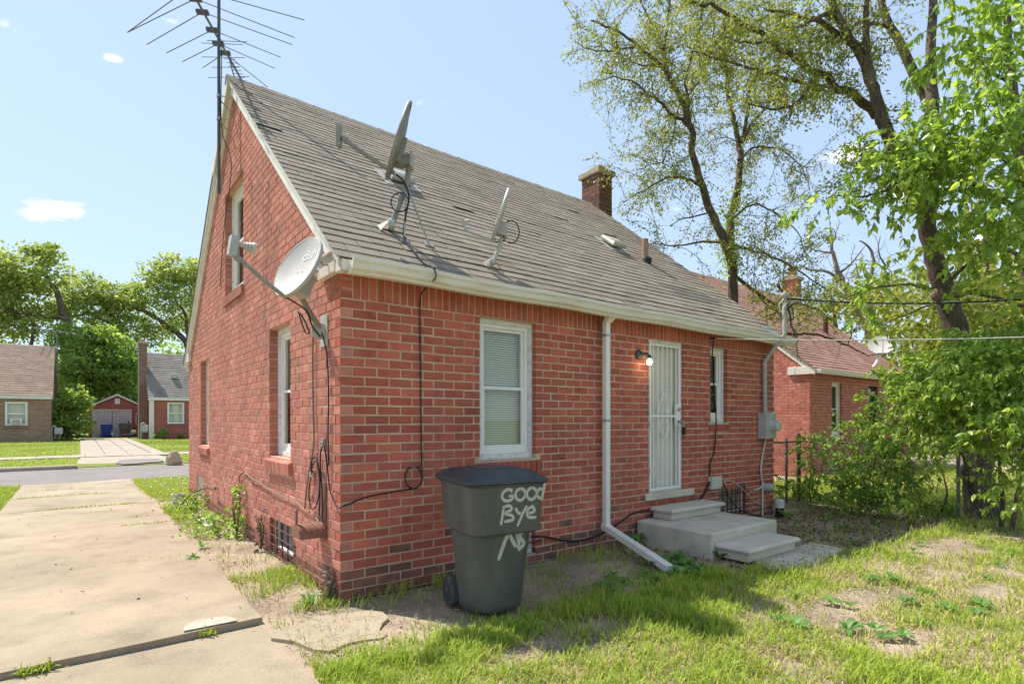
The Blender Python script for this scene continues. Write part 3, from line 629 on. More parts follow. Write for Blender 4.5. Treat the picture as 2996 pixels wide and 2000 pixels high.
# downspout
m = MB(); m.add([(3.0, -.262, 2.70), (3.16, -.262, 2.70), (3.16, -.172, 2.70), (3.0, -.172, 2.70), (3.045, -.125, 2.60), (3.115, -.125, 2.60), (3.115, -.055, 2.60), (3.045, -.055, 2.60)], [(3, 2, 1, 0), (4, 5, 6, 7), (0, 1, 5, 4), (1, 2, 6, 5), (2, 3, 7, 6), (3, 0, 4, 7)])
ds = m.build('downspout', M['vinyl'], house)
MB().bbox((3.045, -.125, .27), (3.115, -.055, 2.61), .008).build('pipe', M['vinyl'], ds)
a, b = A3(3.08, -.085, .27), A3(2.86, -1.12, .05); t = (b - a); t /= np.linalg.norm(t); sx = np.cross(t, A3(0, 0, 1)); sx /= np.linalg.norm(sx); up = np.cross(sx, t)
for k2, (c0, c1, wd) in enumerate(((0, .55, .04), (.55, 1., .043))):
    m = MB(); p0 = a + (b - a) * c0; p1 = a + (b - a) * c1; m.obox((p0 + p1) / 2, (sx, up, t), (wd, .032, np.linalg.norm(p1 - p0) / 2 + .01))
    for q in (-.5, 0, .5): m.obox((p0 + p1) / 2 + up * .034 + sx * wd * q, (sx, up, t), (.005, .003, np.linalg.norm(p1 - p0) / 2))
    m.build('extension', M['vinyl'], ds)
MB().obox((3.08, -.088, .27), (sx, up, t), (.041, .036, .05)).build('elbow', M['vinyl'], ds)
for z in (1.48, 2.45): MB().box((3.03, -.128, z), (3.13, -.0, z + .02)).build('strap', M['steel'], ds)
# chimney on the far end wall
ch = MB(); ch.box((7.03, 3.81, 0), (7.41, 4.31, 6.70)); ch = ch.build('chimney', M['mortar'], house)
cp1 = lambda u, z, n: (7.02 - n, u, z); cp2 = lambda u, z, n: (u, 3.80 - n, z); allc = []
for k in range(72, 83):
    for (P, u0, u1, fl) in ((cp1, 3.80, 4.32, True), (cp2, 7.02, 7.42, False)):
        first = (k % 2 == 0) == (P is cp1); u = u0 if first else u0 + .111
        while u < u1 - .03:
            w = min(.2, u1 - u); allc.append(dict(P=P, u=u, z=k * CH + .02, w=w, h=.068, d=.1 if u == u0 else .03, flip=fl, mi=0, parent=ch, mats=[M['chimbrick']])); u += w + .012
place_bricks(allc, 300, ch)
MB().bbox((6.96, 3.74, 6.71), (7.48, 4.38, 6.83), .015).build('coping', M['coping'], ch); MB().bbox((7.09, 3.86, 6.83), (7.32, 4.20, 6.93), .01).build('flue_tile', M['flue'], ch)
# roof vents and pipe
RN = A3(0, -SP, CP); RU = A3(0, CP, SP)
def roofvent(x, y, w, l):
    s = (y - EY) / CP; p = roofp(x, s, .02); m = MB(); ax = (A3(1, 0, 0), RU, RN)
    m.obox(p, ax, (w + .08, l + .08, .006)); base = m.build('roof_vent', M['ventalu'], roof)
    m = MB(); V = []
    for (q, hz) in ((1, .02), (1.05, .05), (.95, .085), (.6, .10)):
        for (i, j) in ((-1, -1), (1, -1), (1, 1), (-1, 1)): V.append(p + A3(1, 0, 0) * w * q * i + RU * l * q * j + RN * (hz + (.02 if j < 0 else 0)))
    F = [(4 * k + i, 4 * k + (i + 1) % 4, 4 * k + 4 + (i + 1) % 4, 4 * k + 4 + i) for k in range(3) for i in range(4)] + [(12, 13, 14, 15)]
    m.add(V, F); m.build('hood', M['ventalu'], base)
roofvent(1.42, 1.86, .15, .16); roofvent(5.2, 1.78, .15, .16)
p = roofp(5.711, (1.504 - EY) / CP); pm = MB(); pm.lathe(p - A3(0, 0, .05), (0, 0, 1), [(.052, 0), (.052, .42), (.044, .42), (.044, .2)], 18); pp = pm.build('plumbing_pipe', M['copperpipe'], roof, smooth=False)
MB().lathe(p - A3(0, 0, .03), RN, [(.12, 0), (.085, .05), (.06, .12)], 14).build('tar_collar', M['tar'], pp)
m = MB(); q0 = roofp(6.75, .12, .022); m.obox(q0, (A3(1, -.6, -.4), RU, RN), (.12, .10, .004)); m.build('flashing', M['steel'], roof)
# ------------------------------------------------------------------ stoop
st = empty('concrete_stoop', (4.4, -.5, 0), 'square poured concrete landing in front of the white security gate', 'stoop')
MB().bbox((3.68, -1.06, -.05), (5.06, -.02, .277), .02).build('landing', M['concrete'], st)
def step(x0, x1, y0, y1, z0, z1, label):
    t = empty('precast_step', ((x0 + x1) / 2, y0, z0), label, 'step'); e = .045; zt = z1 - .055
    MB().bbox((x0 + e, y0 + e, z0), (x1 - e, y1, zt), .006).build('riser', M['precast'], t)
    m = MB(); prof = [(0, .0), (-e * .75, .006), (-e, .026), (-e * .85, .042), (-e * .45, .0545), (.05, .056)]
    rings = []
    for (o, h) in prof: rings.append([(x0 + e + o, y1, zt + h), (x0 + e + o, y0 + e + o, zt + h), (x1 - e - o, y0 + e + o, zt + h), (x1 - e - o, y1, zt + h)])
    V = [p for r in rings for p in r]; F = [(4 * k + i, 4 * k + i + 1, 4 * k + 5 + i, 4 * k + 4 + i) for k in range(len(prof) - 1) for i in range(3)]; n = 4 * (len(prof) - 1)
    F += [(n, n + 1, n + 2, n + 3), (3, 2, 1, 0)] + [(4 * k, 4 * k + 4, 4 * k + 7, 4 * k + 3) for k in range(len(prof) - 1)]
    m.add(V, F); m.build('tread', M['precast'], t)
step(3.92, 5.05, -.37, -.045, .278, .415, 'grey precast step with rounded tread set on the landing under the door')
step(3.72, 4.80, -1.47, -1.07, .022, .165, 'grey precast step with rounded tread, lowest one on the ground')
# ------------------------------------------------------------------ wheeled trash cart with sprayed words
def rrect(cx, cy, a, b, r, n=6):
    out = []
    for (sx, sy, t0) in ((1, 1, 0), (-1, 1, 90), (-1, -1, 180), (1, -1, 270)):
        for k in range(n + 1): t = math.radians(t0 + 90 * k / n); out.append((cx + sx * (a - r) + r * math.cos(t), cy + sy * (b - r) + r * math.sin(t)))
    return out
CTH = math.radians(-10); CO = A3(.88, -.89, 0)
def cw(x, y, z):
    x, y, z = x * .93, y * .93, z * 1.05; return (CO[0] + x * math.cos(CTH) - y * math.sin(CTH), CO[1] + x * math.sin(CTH) + y * math.cos(CTH), z)
def clow(z): t = (z - .02) / .6; return (.25 + .04 * t, .255 + .04 * t, .215 - .06 * t, 0, -.01 * t)
def chigh(z): t = (z - .62) / .35; return (.318 + .022 * t, .345 + .022 * t, .09, 0, -.02)
cart = empty('wheeled_trash_cart', CO, 'black wheeled trash cart with white sprayed words, against the brick wall under the window', 'trash cart')
def loft(prof, n=6):
    V = []; F = []; k = 4 * (n + 1)
    for (z, (a, b, r, ox, oy)) in prof: V += [cw(x, y, z) for (x, y) in rrect(ox, oy, a, b, r, n)]
    for i in range(len(prof) - 1):
        for j in range(k): F.append((i * k + j, i * k + (j + 1) % k, (i + 1) * k + (j + 1) % k, (i + 1) * k + j))
    F.append(tuple(range(k))[::-1]); F.append(tuple((len(prof) - 1) * k + j for j in range(k))); return V, F
V, F = loft([(.02, (.205, .215, .20, 0, 0)), (.045, clow(.02))] + [(z, clow(z)) for z in (.1, .25, .4, .55, .66)]); mk('body', V, F, M['binblack'], cart, smooth=True)
V, F = loft([(.615, (.30, .325, .09, 0, -.02)), (.63, (.318, .345, .09, 0, -.02)), (.80, chigh(.8)), (.955, chigh(.955)), (.965, (.348, .38, .09, 0, -.02)), (.975, (.343, .375, .09, 0, -.02))]); mk('collar', V, F, M['binblack'], cart, smooth=False)
V, F = loft([(.972, (.355, .39, .08, .0, -.01)), (.985, (.372, .41, .08, .0, -.005)), (1.005, (.368, .405, .08, .0, -.005)), (1.028, (.335, .365, .09, .0, 0)), (1.062, (.29, .30, .1, .0, 0)), (1.072, (.21, .22, .1, 0, 0))])
lid = mk('lid', V, F, M['binlid'], cart, smooth=False)
MB().prism([cw(-.19, -.19, 1.071), cw(.19, -.19, 1.071), cw(.19, .0, 1.071), cw(-.19, .0, 1.071)], (0, 0, .006)).build('lid_plate', M['binlid'], lid)
for s in (-1, 1): MB().tube(spline([cw(-.24 * 1.0 * s - .0, .36, .985), cw(-.24 * s, .42, 1.0), cw(-.24 * s, .46, .975)], 4), .018, 8).build('handle_arm', M['binlid'], lid)
MB().tube([cw(-.30, .455, .98), cw(.30, .455, .98)], .018, 10).build('handle', M['binlid'], lid)
for s in (-1, 1):
    w = MB(); c = cw(s * .27, .205, .125); ax = A3(math.cos(CTH) * s, math.sin(CTH) * s, 0)
    w.lathe(c, ax, [(.105, -.035), (.122, -.03), (.125, -.01), (.125, .02), (.118, .032), (.095, .035)], 28); wh = w.build('wheel', M['rubber'], cart)
    MB().lathe(A3(*c) + ax * .033, ax, [(.088, 0), (.085, .006), (.03, .004), (.022, .016), (.0, .018)], 24).build('hub', M['binlid'], wh)
MB().tube([cw(-.29, .205, .125), cw(.29, .205, .125)], .012, 8).build('axle', M['steel'], cart)
# spray paint: soft ribbons that follow the side of the cart
def spraymat():
    m = bpy.data.materials.new('spray_paint'); m.use_nodes = True; N = m.node_tree.nodes; L = m.node_tree.links; p = N['Principled BSDF']
    p.inputs['Base Color'].default_value = (.62, .62, .52, 1); p.inputs['Roughness'].default_value = .8
    at_ = N.new('ShaderNodeAttribute'); at_.attribute_name = 'core'; tc = N.new('ShaderNodeTexCoord'); n = N.new('ShaderNodeTexNoise'); n.inputs['Scale'].default_value = 220; n.inputs['Detail'].default_value = 3; L.new(tc.outputs['Object'], n.inputs['Vector'])
    a = N.new('ShaderNodeMath'); a.operation = 'MULTIPLY_ADD'; a.inputs[1].default_value = .45; L.new(n.outputs[0], a.inputs[0]); L.new(at_.outputs['Fac'], a.inputs[2])
    r = N.new('ShaderNodeMapRange'); r.inputs[1].default_value = .32; r.inputs[2].default_value = .95; r.inputs[4].default_value = .7; L.new(a.outputs[0], r.inputs[0])
    t = N.new('ShaderNodeBsdfTransparent'); mx = N.new('ShaderNodeMixShader'); L.new(r.outputs[0], mx.inputs[0]); L.new(t.outputs[0], mx.inputs[1]); L.new(p.outputs[0], mx.inputs[2]); L.new(mx.outputs[0], N['Material Output'].inputs[0]); return m
M['spray'] = spraymat()
def front(z):   # local y of the cart's front side at height z
    q = chigh(z) if z > .622 else clow(z); return q[4] - q[1] - .004
def spray(lines, x0, z0, sx, sz, w, high):
    V = []; F = []; core = []
    for ln in lines:
        P = spline([(a, b, 0) for (a, b) in ln], 6); b0 = len(V); n = 5
        for i, p in enumerate(P):
            t = P[min(i + 1, len(P) - 1)] - P[max(i - 1, 0)]; t = A3(t[0] * sx, t[1] * sz, 0); t /= np.linalg.norm(t) + 1e-9; nn = A3(-t[1], t[0], 0)
            for k in range(n):
                o = (k / (n - 1) - .5) * 2 * w; x = x0 + p[0] * sx + nn[0] * o; z = z0 + p[1] * sz + nn[1] * o
                zz = z if not high else max(z, .63)
                y = front(zz)
                if not high:
                    a_, b_, r_, ox, oy = clow(z); d = abs(x) - (a_ - r_)
                    if d > 0: y = oy - (b_ - r_) - math.sqrt(max(r_ * r_ - d * d, 1e-6)) - .004
                V.append(cw(x, y, z)); core.append([0, .75, 1, .75, 0][k] * (0.6 if i in (0, len(P) - 1) else 1))
        for i in range(len(P) - 1):
            for k in range(n - 1): q = b0 + i * n + k; F.append((q, q + 1, q + n + 1, q + n))
    o = mk('spray_paint', V, F, M['spray'], cart); at_ = o.data.attributes.new('core', 'FLOAT', 'POINT'); at_.data.foreach_set('value', np.array(core, np.float32)); return o
LG = [(.8, .75), (.55, .95), (.2, .75), (.1, .4), (.3, .1), (.7, .1), (.85, .4), (.55, .42)]
def LO(x): return [(x + .4, .98), (x + .1, .7), (x + .12, .25), (x + .42, .02), (x + .72, .3), (x + .72, .72), (x + .42, .98)]
spray([LG, LO(.95), LO(1.75), [(3.1, 1.25), (3.0, .6), (2.85, -.1)], [(3.0, .75), (2.7, .8), (2.55, .4), (2.75, .1), (3.0, .3)]], -.085, .855, .130, .092, .016, True)
spray([[(.25, 1.05), (.2, .5), (.1, -.35)], [(.15, .95), (.6, 1.05), (.75, .75), (.35, .5), (.8, .3), (.85, 0), (.3, -.12)], [(1.0, .85), (1.2, .45), (1.4, .4)], [(1.75, .95), (1.5, .4), (1.15, -.55)], [(1.75, .3), (2.25, .5), (2.1, .85), (1.8, .6), (1.85, .1), (2.4, -.0)]], -.09, .725, .14, .095, .016, True)
spray([[(.55, 1.0), (.3, .4), (.0, -.6)], [(.55, 1.0), (.85, .35), (1.0, .1)], [(1.0, .95), (1.15, .3), (1.05, .0)], [(1.45, 1.0), (1.15, .85), (1.3, .5), (1.5, .2), (1.1, -.1)]], -.06, .50, .16, .12, .022, False)
# ------------------------------------------------------------------ porch lamp, meter, cables on the rear wall
lamp = empty('porch_lamp', (3.75, 0, 2.28), 'lit porch lamp with bare bulb on brick left of the door', 'lamp')
MB().lathe((3.745, -.004, 2.295), (0, -1, 0), [(.062, 0), (.062, .012), (.045, .03), (.02, .04), (.016, .06)], 20).build('base_plate', M['lampmetal'], lamp, smooth=True)
MB().tube(spline([(3.745, -.05, 2.295), (3.76, -.09, 2.30), (3.775, -.12, 2.295), (3.785, -.135, 2.27)], 4), .013, 10).build('arm', M['lampmetal'], lamp)
MB().lathe((3.785, -.135, 2.285), (0, 0, -1), [(.012, 0), (.024, .01), (.026, .05)], 16).build('socket', M['lampmetal'], lamp)
MB().lathe((3.785, -.135, 2.24), (0, 0, -1), [(.016, 0), (.03, .03), (.032, .05), (.024, .072), (.0, .08)], 16).build('bulb', M['bulb'], lamp, smooth=True)
pl = bpy.data.lights.new('bulb_light', 'POINT'); pl.energy = .1; pl.color = (1, .62, .3); pl.shadow_soft_size = .03; po = bpy.data.objects.new('bulb_light', pl); link(po, lamp, (3.785, -.15, 2.13))
met = empty('electric_meter', (6.66, 0, 1.2), 'grey electric meter box with round dial and conduit at the far end of the wall', 'meter')
MB().bbox((6.50, -.15, 1.205), (6.79, -.003, 1.60), .008).build('box', M['boxgrey'], met)
MB().lathe((6.655, -.15, 1.40), (0, -1, 0), [(.088, 0), (.088, .02), (.078, .025), (.078, .11), (.06, .12), (.0, .122)], 24).build('dial', M['glassgrey'], met)
MB().tube(spline([(6.62, -.06, 1.60), (6.62, -.055, 1.9), (6.62, -.055, 2.28), (6.62, -.06, 2.38), (6.655, -.22, 2.62), (6.67, -.33, 2.76), (6.67, -.335, 2.9), (6.67, -.335, 3.34)], 5), .030, 12).build('conduit', M['boxgrey'], met)
MB().lathe((6.67, -.335, 3.32), (0, 0, 1), [(.032, 0), (.055, .03), (.05, .07), (.0, .09)], 14).build('weatherhead', M['boxgrey'], met)
for z in (1.85, 2.2): MB().box((6.55, -.062, z), (6.70, -.0, z + .02)).build('strap', M['steel'], met)
sw_ = empty('service_wire', (6.67, -.335, 3.3), 'thick twisted overhead wire from the conduit head to the right', 'wire')
a = A3(6.67, -.34, 3.31); b = at(2996 + 60, 870, 7.2)
MB().tube([a + (b - a) * t - A3(0, 0, .9 * t * (1 - t) * .35) for t in np.linspace(0, 1, 24)], .011, 6).build('wire', M['cable'], sw_)
MB().tube([a + (b - a) * t - A3(0, 0, .9 * t * (1 - t) * .35 - .02 * math.sin(30 * t)) for t in np.linspace(0, 1, 60)], .006, 6).build('messenger_wire', M['cablewhite'], sw_)
for k, (dx, dz, m) in enumerate(((-.18, -.22, 'cable'), (-.22, -.12, 'cablewhite'), (.2, -.2, 'cable'), (.26, -.14, 'cablewhite'))):
    MB().tube(spline([a, a + A3(dx * .4, -.02, -.04), a + A3(dx, -.03, dz), a + A3(dx * .8, -.03, dz - .12), a + A3(dx * .2, -.04, dz * .8), a + A3(.25, -.08, -.02)], 6), .007, 6).build('drip_loop', M[m], sw_)
tl = empty('telephone_wire', (5.26, 0, 2.62), 'thin pale wire strung from the wall hook to the right', 'wire')
a = A3(5.30, -.06, 2.62); b = at(2996 + 60, 984, 6.2)
MB().tube([a + (b - a) * t - A3(0, 0, .5 * t * (1 - t) * .25) for t in np.linspace(0, 1, 24)], .007, 6).build('wire', M['cablewhite'], tl); MB().tube([(5.26, 0, 2.63), (5.26, -.07, 2.62)], .012, 8).build('hook', M['black'], tl)
def cable(P, r, m, label, group=None, n=6, name='cable'): o = MB().tube(spline(P, n), r, 6).build(name, M[m], org=P[0]); return tag(o, label, 'cable', group)
cable([(5.26, -.05, 2.6), (5.28, -.02, 2.3), (5.33, -.03, 1.8), (5.36, -.03, 1.5), (5.33, -.03, 1.1), (5.24, -.02, .9), (5.22, -.02, .72)], .009, 'cable', 'black cable hanging beside the small window down to the beige box')
jb = empty('junction_box', (5.30, 0, .5), 'beige utility box low on the brick right of the door', 'utility box'); MB().bbox((5.20, -.075, .53), (5.42, -.002, .70), .012).build('box', M['boxbeige'], jb); MB().bbox((5.195, -.082, .56), (5.425, -.076, .71), .005).build('cover', M['boxbeige'], jb)
cable([(5.24, -.03, .68), (5.1, -.03, .5), (5.0, -.03, .42), (4.95, -.035, .34)], .014, 'cable', 'thick black cable dropping from the beige box behind the upper step')
cable([(3.9, -.03, .37), (3.6, -.03, .36), (3.3, -.03, .25), (3.0, -.03, .17), (2.6, -.02, .16), (2.2, -.03, .26), (2.02, -.02, .28)], .011, 'cable', 'black cable looping low along the bricks between cart and stoop')
cable([(5.42, -.05, .58), (5.62, -.02, .62), (5.8, -.02, .6), (6.1, -.02, .45), (6.4, -.02, .25), (6.6, -.03, .2)], .006, 'cablewhite', 'thin white cable from the beige box towards the white pipe')
cable([(5.42, -.05, .62), (5.5, -.06, .58), (5.6, -.06, .42), (5.85, -.06, .22), (6.2, -.06, .1), (6.5, -.07, .03)], .009, 'cable', 'black cable sagging in front of the barred basement window')
cable([(6.66, -.05, 1.2), (6.62, -.03, 1.0), (6.56, -.03, .8), (6.56, -.03, .65), (6.6, -.03, .5), (6.5, -.03, .45), (6.36, -.03, .44)], .014, 'cablewhite', 'grey flexible pipe curving down from the electric meter')
gm2 = empty('round_meter_socket', (6.62, 0, .4), 'small round grey meter socket near the ground at the wall end', 'meter'); MB().lathe((6.66, -.02, .46), (.3, -1, 0), [(.06, 0), (.06, .1), (.05, .12), (.05, .14), (.0, .142)], 18).build('can', M['boxgrey'], gm2); MB().tube([(6.6, -.03, .46), (6.6, -.03, .02)], .014, 8).build('pipe', M['cablewhite'], gm2)
vp = empty('standpipe', (6.86, -.15, 0), 'short black pipe with beige cap standing at the house corner', 'pipe'); MB().lathe((6.86, -.16, -.05), (0, 0, 1), [(.062, 0), (.062, .2)], 16).build('pipe', M['black'], vp); MB().lathe((6.86, -.16, .14), (0, 0, 1), [(.072, 0), (.072, .11), (.05, .13), (0, .132)], 16).build('cap', M['boxbeige'], vp)
# coax cable down the rear wall with a coil, then round the corner
cable([(.72, -.30, 2.80), (.725, -.30, 2.72), (.73, -.10, 2.66), (.73, -.015, 2.55), (.735, -.015, 2.0), (.74, -.015, 1.5), (.745, -.016, 1.15), (.75, -.016, 1.03)], .0065, 'cable', 'black coax cable running straight down the rear wall from the gutter', n=8)
coil = [(.66 + .085 * math.cos(t), -.018 - .002 * (t % 6.28), .985 + .10 * math.sin(t)) for t in np.linspace(.7, .7 + 2 * 2 * math.pi, 40)]
coilo = empty('cable_coil', (.66, -.02, .9), 'small coil of black coax cable pinned to the rear wall near the corner', 'cable coil'); MB().tube(coil, .0065, 6).build('loop', M['cable'], coilo); MB().box((.63, -.035, 1.075), (.68, -.012, 1.085)).build('connector', M['steel'], coilo); MB().box((.652, -.035, 1.065), (.66, -.012, 1.10)).build('bracket', M['steel'], coilo)
cable([(.66, -.018, .885), (.45, -.018, .87), (.22, -.016, .845), (.1, -.016, .81), (.0, -.02, .785), (-.02, .02, .78), (-.018, .10, .82), (-.018, .19, .90), (-.02, .24, 1.05), (-.03, .28, 1.24), (-.03, .33, 1.27), (-.03, .39, 1.22), (-.03, .40, 1.1), (-.03, .36, .9), (-.03, .33, .6)], .0065, 'cable', 'black coax cable bending round the house corner onto the gable wall', n=7)
# cables and fittings on the gable wall
cable([(-.02, .62, 2.33), (-.02, .635, 2.0), (-.02, .62, 1.6), (-.02, .60, 1.3), (-.03, .66, 1.1), (-.03, .78, .85), (-.02, .86, .66)], .008, 'cabletan', 'brown cable hanging down the gable wall beside the lower window')
cable([(-.05, .30, 2.25), (-.02, .26, 2.05), (-.02, .22, 1.7), (-.02, .235, 1.4), (-.02, .22, 1.15), (-.025, .25, 1.08)], .0065, 'cable', 'black cable from the wall dish mount straight down beside the corner')
cable([(-.03, .64, 1.0), (-.04, .60, 1.12), (-.04, .50, 1.17), (-.04, .42, 1.10), (-.04, .38, .95), (-.04, .44, .78), (-.04, .55, .70), (-.04, .64, .72), (-.04, .68, .85), (-.03, .65, .98)], .006, 'cable', 'loop of black coax tied below the wall dish on the gable')
cable([(-.03, .63, .98), (-.04, .58, 1.09), (-.04, .48, 1.13), (-.04, .41, 1.05), (-.04, .38, .85), (-.04, .40, .66)], .006, 'cable', 'black coax strand beside the silver splitter, falling to the hose hanger')
sp = empty('cable_splitter', (0, .64, .98), 'small silver cable splitter on the gable wall near the corner', 'splitter'); MB().bbox((-.035, .60, .975), (-.01, .69, 1.02), .004).build('body', M['steel'], sp); [MB().tube([(-.022, y, 1.018), (-.022, y, 1.045)], .006, 6).build('port', M['steel'], sp) for y in (.62, .65, .67)]
tb = empty('hose_tap', (0, .36, 1.28), 'small metal hook screw above the cable loops on the gable wall', 'hook'); MB().bbox((-.03, .345, 1.27), (.0, .375, 1.34), .004).build('plate', M['steel'], tb); MB().tube([(-.03, .36, 1.3), (-.05, .36, 1.3)], .01, 6).build('pin', M['steel'], tb)
cable([(-.015, 3.4, .80), (-.02, 3.3, .84), (-.02, 3.0, .78), (-.02, 2.6, .76), (-.02, 2.1, .72), (-.02, 1.6, .70), (-.02, 1.2, .70), (-.02, .9, .66), (-.02, .65, .655), (-.03, .45, .60)], .006, 'cabletan', 'brown cable stapled in a long wavy line along the gable wall', n=6)
cable([(-.015, 3.4, .80), (-.02, 3.52, .78), (-.02, 3.62, .72), (-.02, 3.58, .66)], .006, 'cable', 'short black cable tail at the far end of the wavy brown cable')
hh = empty('hose_hanger', (0, .45, .55), 'brown curved plastic hose hanger on the gable wall by the corner', 'hose hanger')
hp = [(.10 * math.cos(t), .10 * math.sin(t)) for t in np.linspace(math.radians(-5), math.radians(185), 16)]
m = MB(); V = [(-.005 - .22 * q, .42 + a * 1.15, .50 + b) for q in (0, 1) for (a, b) in hp] + [(-.005 - .22 * q, .42 + a * 1.05, .49 + b * .93) for q in (0, 1) for (a, b) in hp]
n = 16; m.add(V, [(i, i + 1, n + i + 1, n + i) for i in range(n - 1)] + [(2 * n + i, 3 * n + i, 3 * n + i + 1, 2 * n + i + 1) for i in range(n - 1)] + [(n + i, n + i + 1, 3 * n + i + 1, 3 * n + i) for i in range(n - 1)]); m.build('saddle', M['brownplastic'], hh)
for x in (-.05, -.10, -.15): MB().tube([(x, .42 + a * 1.2, .503 + b * 1.02) for (a, b) in hp], .006, 6).build('rib', M['brownplastic'], hh)
m = MB(); m.prism([(-.225, .42 + a * 1.15, .50 + b) for (a, b) in hp], (-.012, 0, 0)); m.build('end_plate', M['brownplastic'], hh); MB().bbox((-.24, .40, .59), (-.222, .44, .73), .004).build('tab', M['brownplastic'], hh); MB().bbox((-.014, .32, .45), (-.001, .52, .95), .003).build('back_plate', M['brownplastic'], hh)
fa = empty('wall_faucet', (0, 5.2, .44), 'small metal faucet stub low on the gable wall', 'faucet'); MB().tube([(0, 5.2, .44), (-.05, 5.2, .44)], .012, 8).build('stub', M['steel'], fa); MB().tube([(-.05, 5.2, .46), (-.05, 5.2, .40)], .018, 8).build('valve', M['steel'], fa)
# ------------------------------------------------------------------ satellite dishes
def dish(root, c, n, R, up=(0, 0, 1), asp=.9, depth=.16, face='dishface', mat_='dishgrey'):
    c = A3(*c); n = A3(*n); n /= np.linalg.norm(n); a = A3(*up); a -= n * (a @ n); a /= np.linalg.norm(a); b = np.cross(n, a); N = 36; K = 7
    V = []; 
    for k in range(K + 1):
        t = k / K
        for j in range(N): th = 2 * math.pi * j / N; V.append(c + R * t * (a * math.cos(th) + b * asp * math.sin(th)) - n * depth * R * (1 - t * t))
    F = [(k * N + j, k * N + (j + 1) % N, (k + 1) * N + (j + 1) % N, (k + 1) * N + j) for k in range(K) for j in range(N)]
    f = mk('reflector', V, F, M[face], root, smooth=True)
    V = []; rim = [(1, 0), (1.02, .004), (1.02, -.028), (.985, -.032)]
    for (t, h) in rim:
        for j in range(N): th = 2 * math.pi * j / N; V.append(c + R * t * (a * math.cos(th) + b * asp * math.sin(th)) + n * h)
    for k in range(K, -1, -1):
        t = k / K * .985
        for j in range(N): th = 2 * math.pi * j / N; V.append(c + R * t * (a * math.cos(th) + b * asp * math.sin(th)) - n * (depth * R * (1 - t * t) + .012))
    F = [(k * N + j, (k + 1) * N + j, (k + 1) * N + (j + 1) % N, k * N + (j + 1) % N) for k in range(len(rim) + K) for j in range(N)]
    mk('back_shell', V, F, M[mat_], root, smooth=True)
    return c, n, a, b
d1 = empty('satellite_dish', (0, .37, 2.27), 'pale satellite dish with white logo mounted on the gable wall by the corner', 'satellite dish', 'satellite dishes')
c1 = A3(-.30, .165, 2.755); n1 = A3(-.85, -.30, .42); c1_, n1, a1, b1 = dish(d1, c1, n1, .285, up=(.35, .1, 1), asp=.86)
MB().tube(spline([(-.02, .37, 2.27), (-.10, .34, 2.36), (-.17, .30, 2.44), (-.225, .27, 2.52), (-.235, .26, 2.60), (-.235, .26, 2.66)], 5), .024, 12).build('mast', M['polegrey'], d1)
MB().lathe((-.05, .36, 2.27), (.2, 1, 0), [(.07, -.02), (.07, .02)], 18).build('foot_clamp', M['dishgrey'], d1); MB().bbox((-.012, .28, 2.14), (-.0, .46, 2.42), .004).build('wall_plate', M['dishgrey'], d1)
bk = c1 - n1 * .055; MB().obox(bk - a1 * .10 - n1 * .065, (n1, a1, b1), (.05, .10, .055)).build('bracket', M['dishgrey'], d1)
fe = at(690, 722, 4.32); ab = c1 - a1 * .29
arm = spline([ab - n1 * .02, ab + (fe - ab) * .4 - A3(0, 0, .035), ab + (fe - ab) * .78 - A3(0, 0, .055), fe - A3(0, 0, .07), fe - A3(.0, 0, .0)], 6)
MB().tube(arm, [.017] * (len(arm) - 10) + [.026] * 10, 10).build('feed_arm', M['polegrey'], d1)
tof = c1 - fe; tof /= np.linalg.norm(tof); sd = np.cross(tof, A3(0, 0, 1)); sd /= np.linalg.norm(sd); u2 = np.cross(sd, tof)
MB().obox(fe - tof * .02, (tof, sd, u2), (.028, .038, .075)).build('receiver_box', M['dishgrey'], d1)
MB().lathe(fe + u2 * .03, tof, [(.022, 0), (.022, .05), (.03, .055), (.022, .062), (.034, .075), (.026, .08), (.042, .095), (.03, .10), (.048, .12), (.046, .14), (.0, .142)], 18).build('feed_horn', M['dishface'], d1)
for (i, j) in ((-.1, .03), (-.1, -.03), (-.78, .03), (-.78, -.03)): MB().lathe(c1 + a1 * .285 * i - n1 * (.16 * .285 * (1 - i * i) - .001) + b1 * j, n1, [(.006, 0), (.006, .003)], 8).build('screw', M['steel'], d1)
cv = bpy.data.curves.new('t', 'FONT'); cv.body = 'dish'; cv.size = .13; cv.align_x = 'CENTER'; cv.shear = .15; cv.space_character = .92; to = bpy.data.objects.new('t', cv); S.collection.objects.link(to)
dg = bpy.context.evaluated_depsgraph_get(); tm = bpy.data.meshes.new_from_object(to.evaluated_get(dg)); bpy.data.objects.remove(to)
V = np.zeros((len(tm.vertices), 3)); 
rt = np.cross(A3(0, 0, 1), n1); rt /= np.linalg.norm(rt)
for i, v in enumerate(tm.vertices):
    q = rt * (v.co.x + .055) + np.cross(n1, rt) * (v.co.y + .085); xx, yy = (q @ a1) / .285, (q @ b1) / (.285 * .86); t2 = xx * xx + yy * yy
    V[i] = c1 + q - n1 * (.16 * .285 * (1 - t2)) + n1 * .0035
mk('logo', V, [tuple(p.vertices) for p in tm.polygons], M['white'], d1)
cable([ab, (-.25, .22, 2.44), (-.17, .30, 2.40), (-.12, .33, 2.30), (-.05, .34, 2.22)], .007, 'cable', 'black cable running back from the wall dish arm along its mast')
cable([(-.24, .33, 2.42), (-.20, .37, 2.33), (-.17, .36, 2.25), (-.16, .30, 2.24), (-.19, .28, 2.31), (-.23, .31, 2.40)], .006, 'cable', 'small loop of black cable tied under the wall dish')
def roofdish(name_label, u, v, dep, big, off):
    base = off; s = (base[1] - EY) / CP; p = roofp(base[0], s, .02)
    t = empty('satellite_dish', p, name_label, 'satellite dish', 'satellite dishes'); return t, p
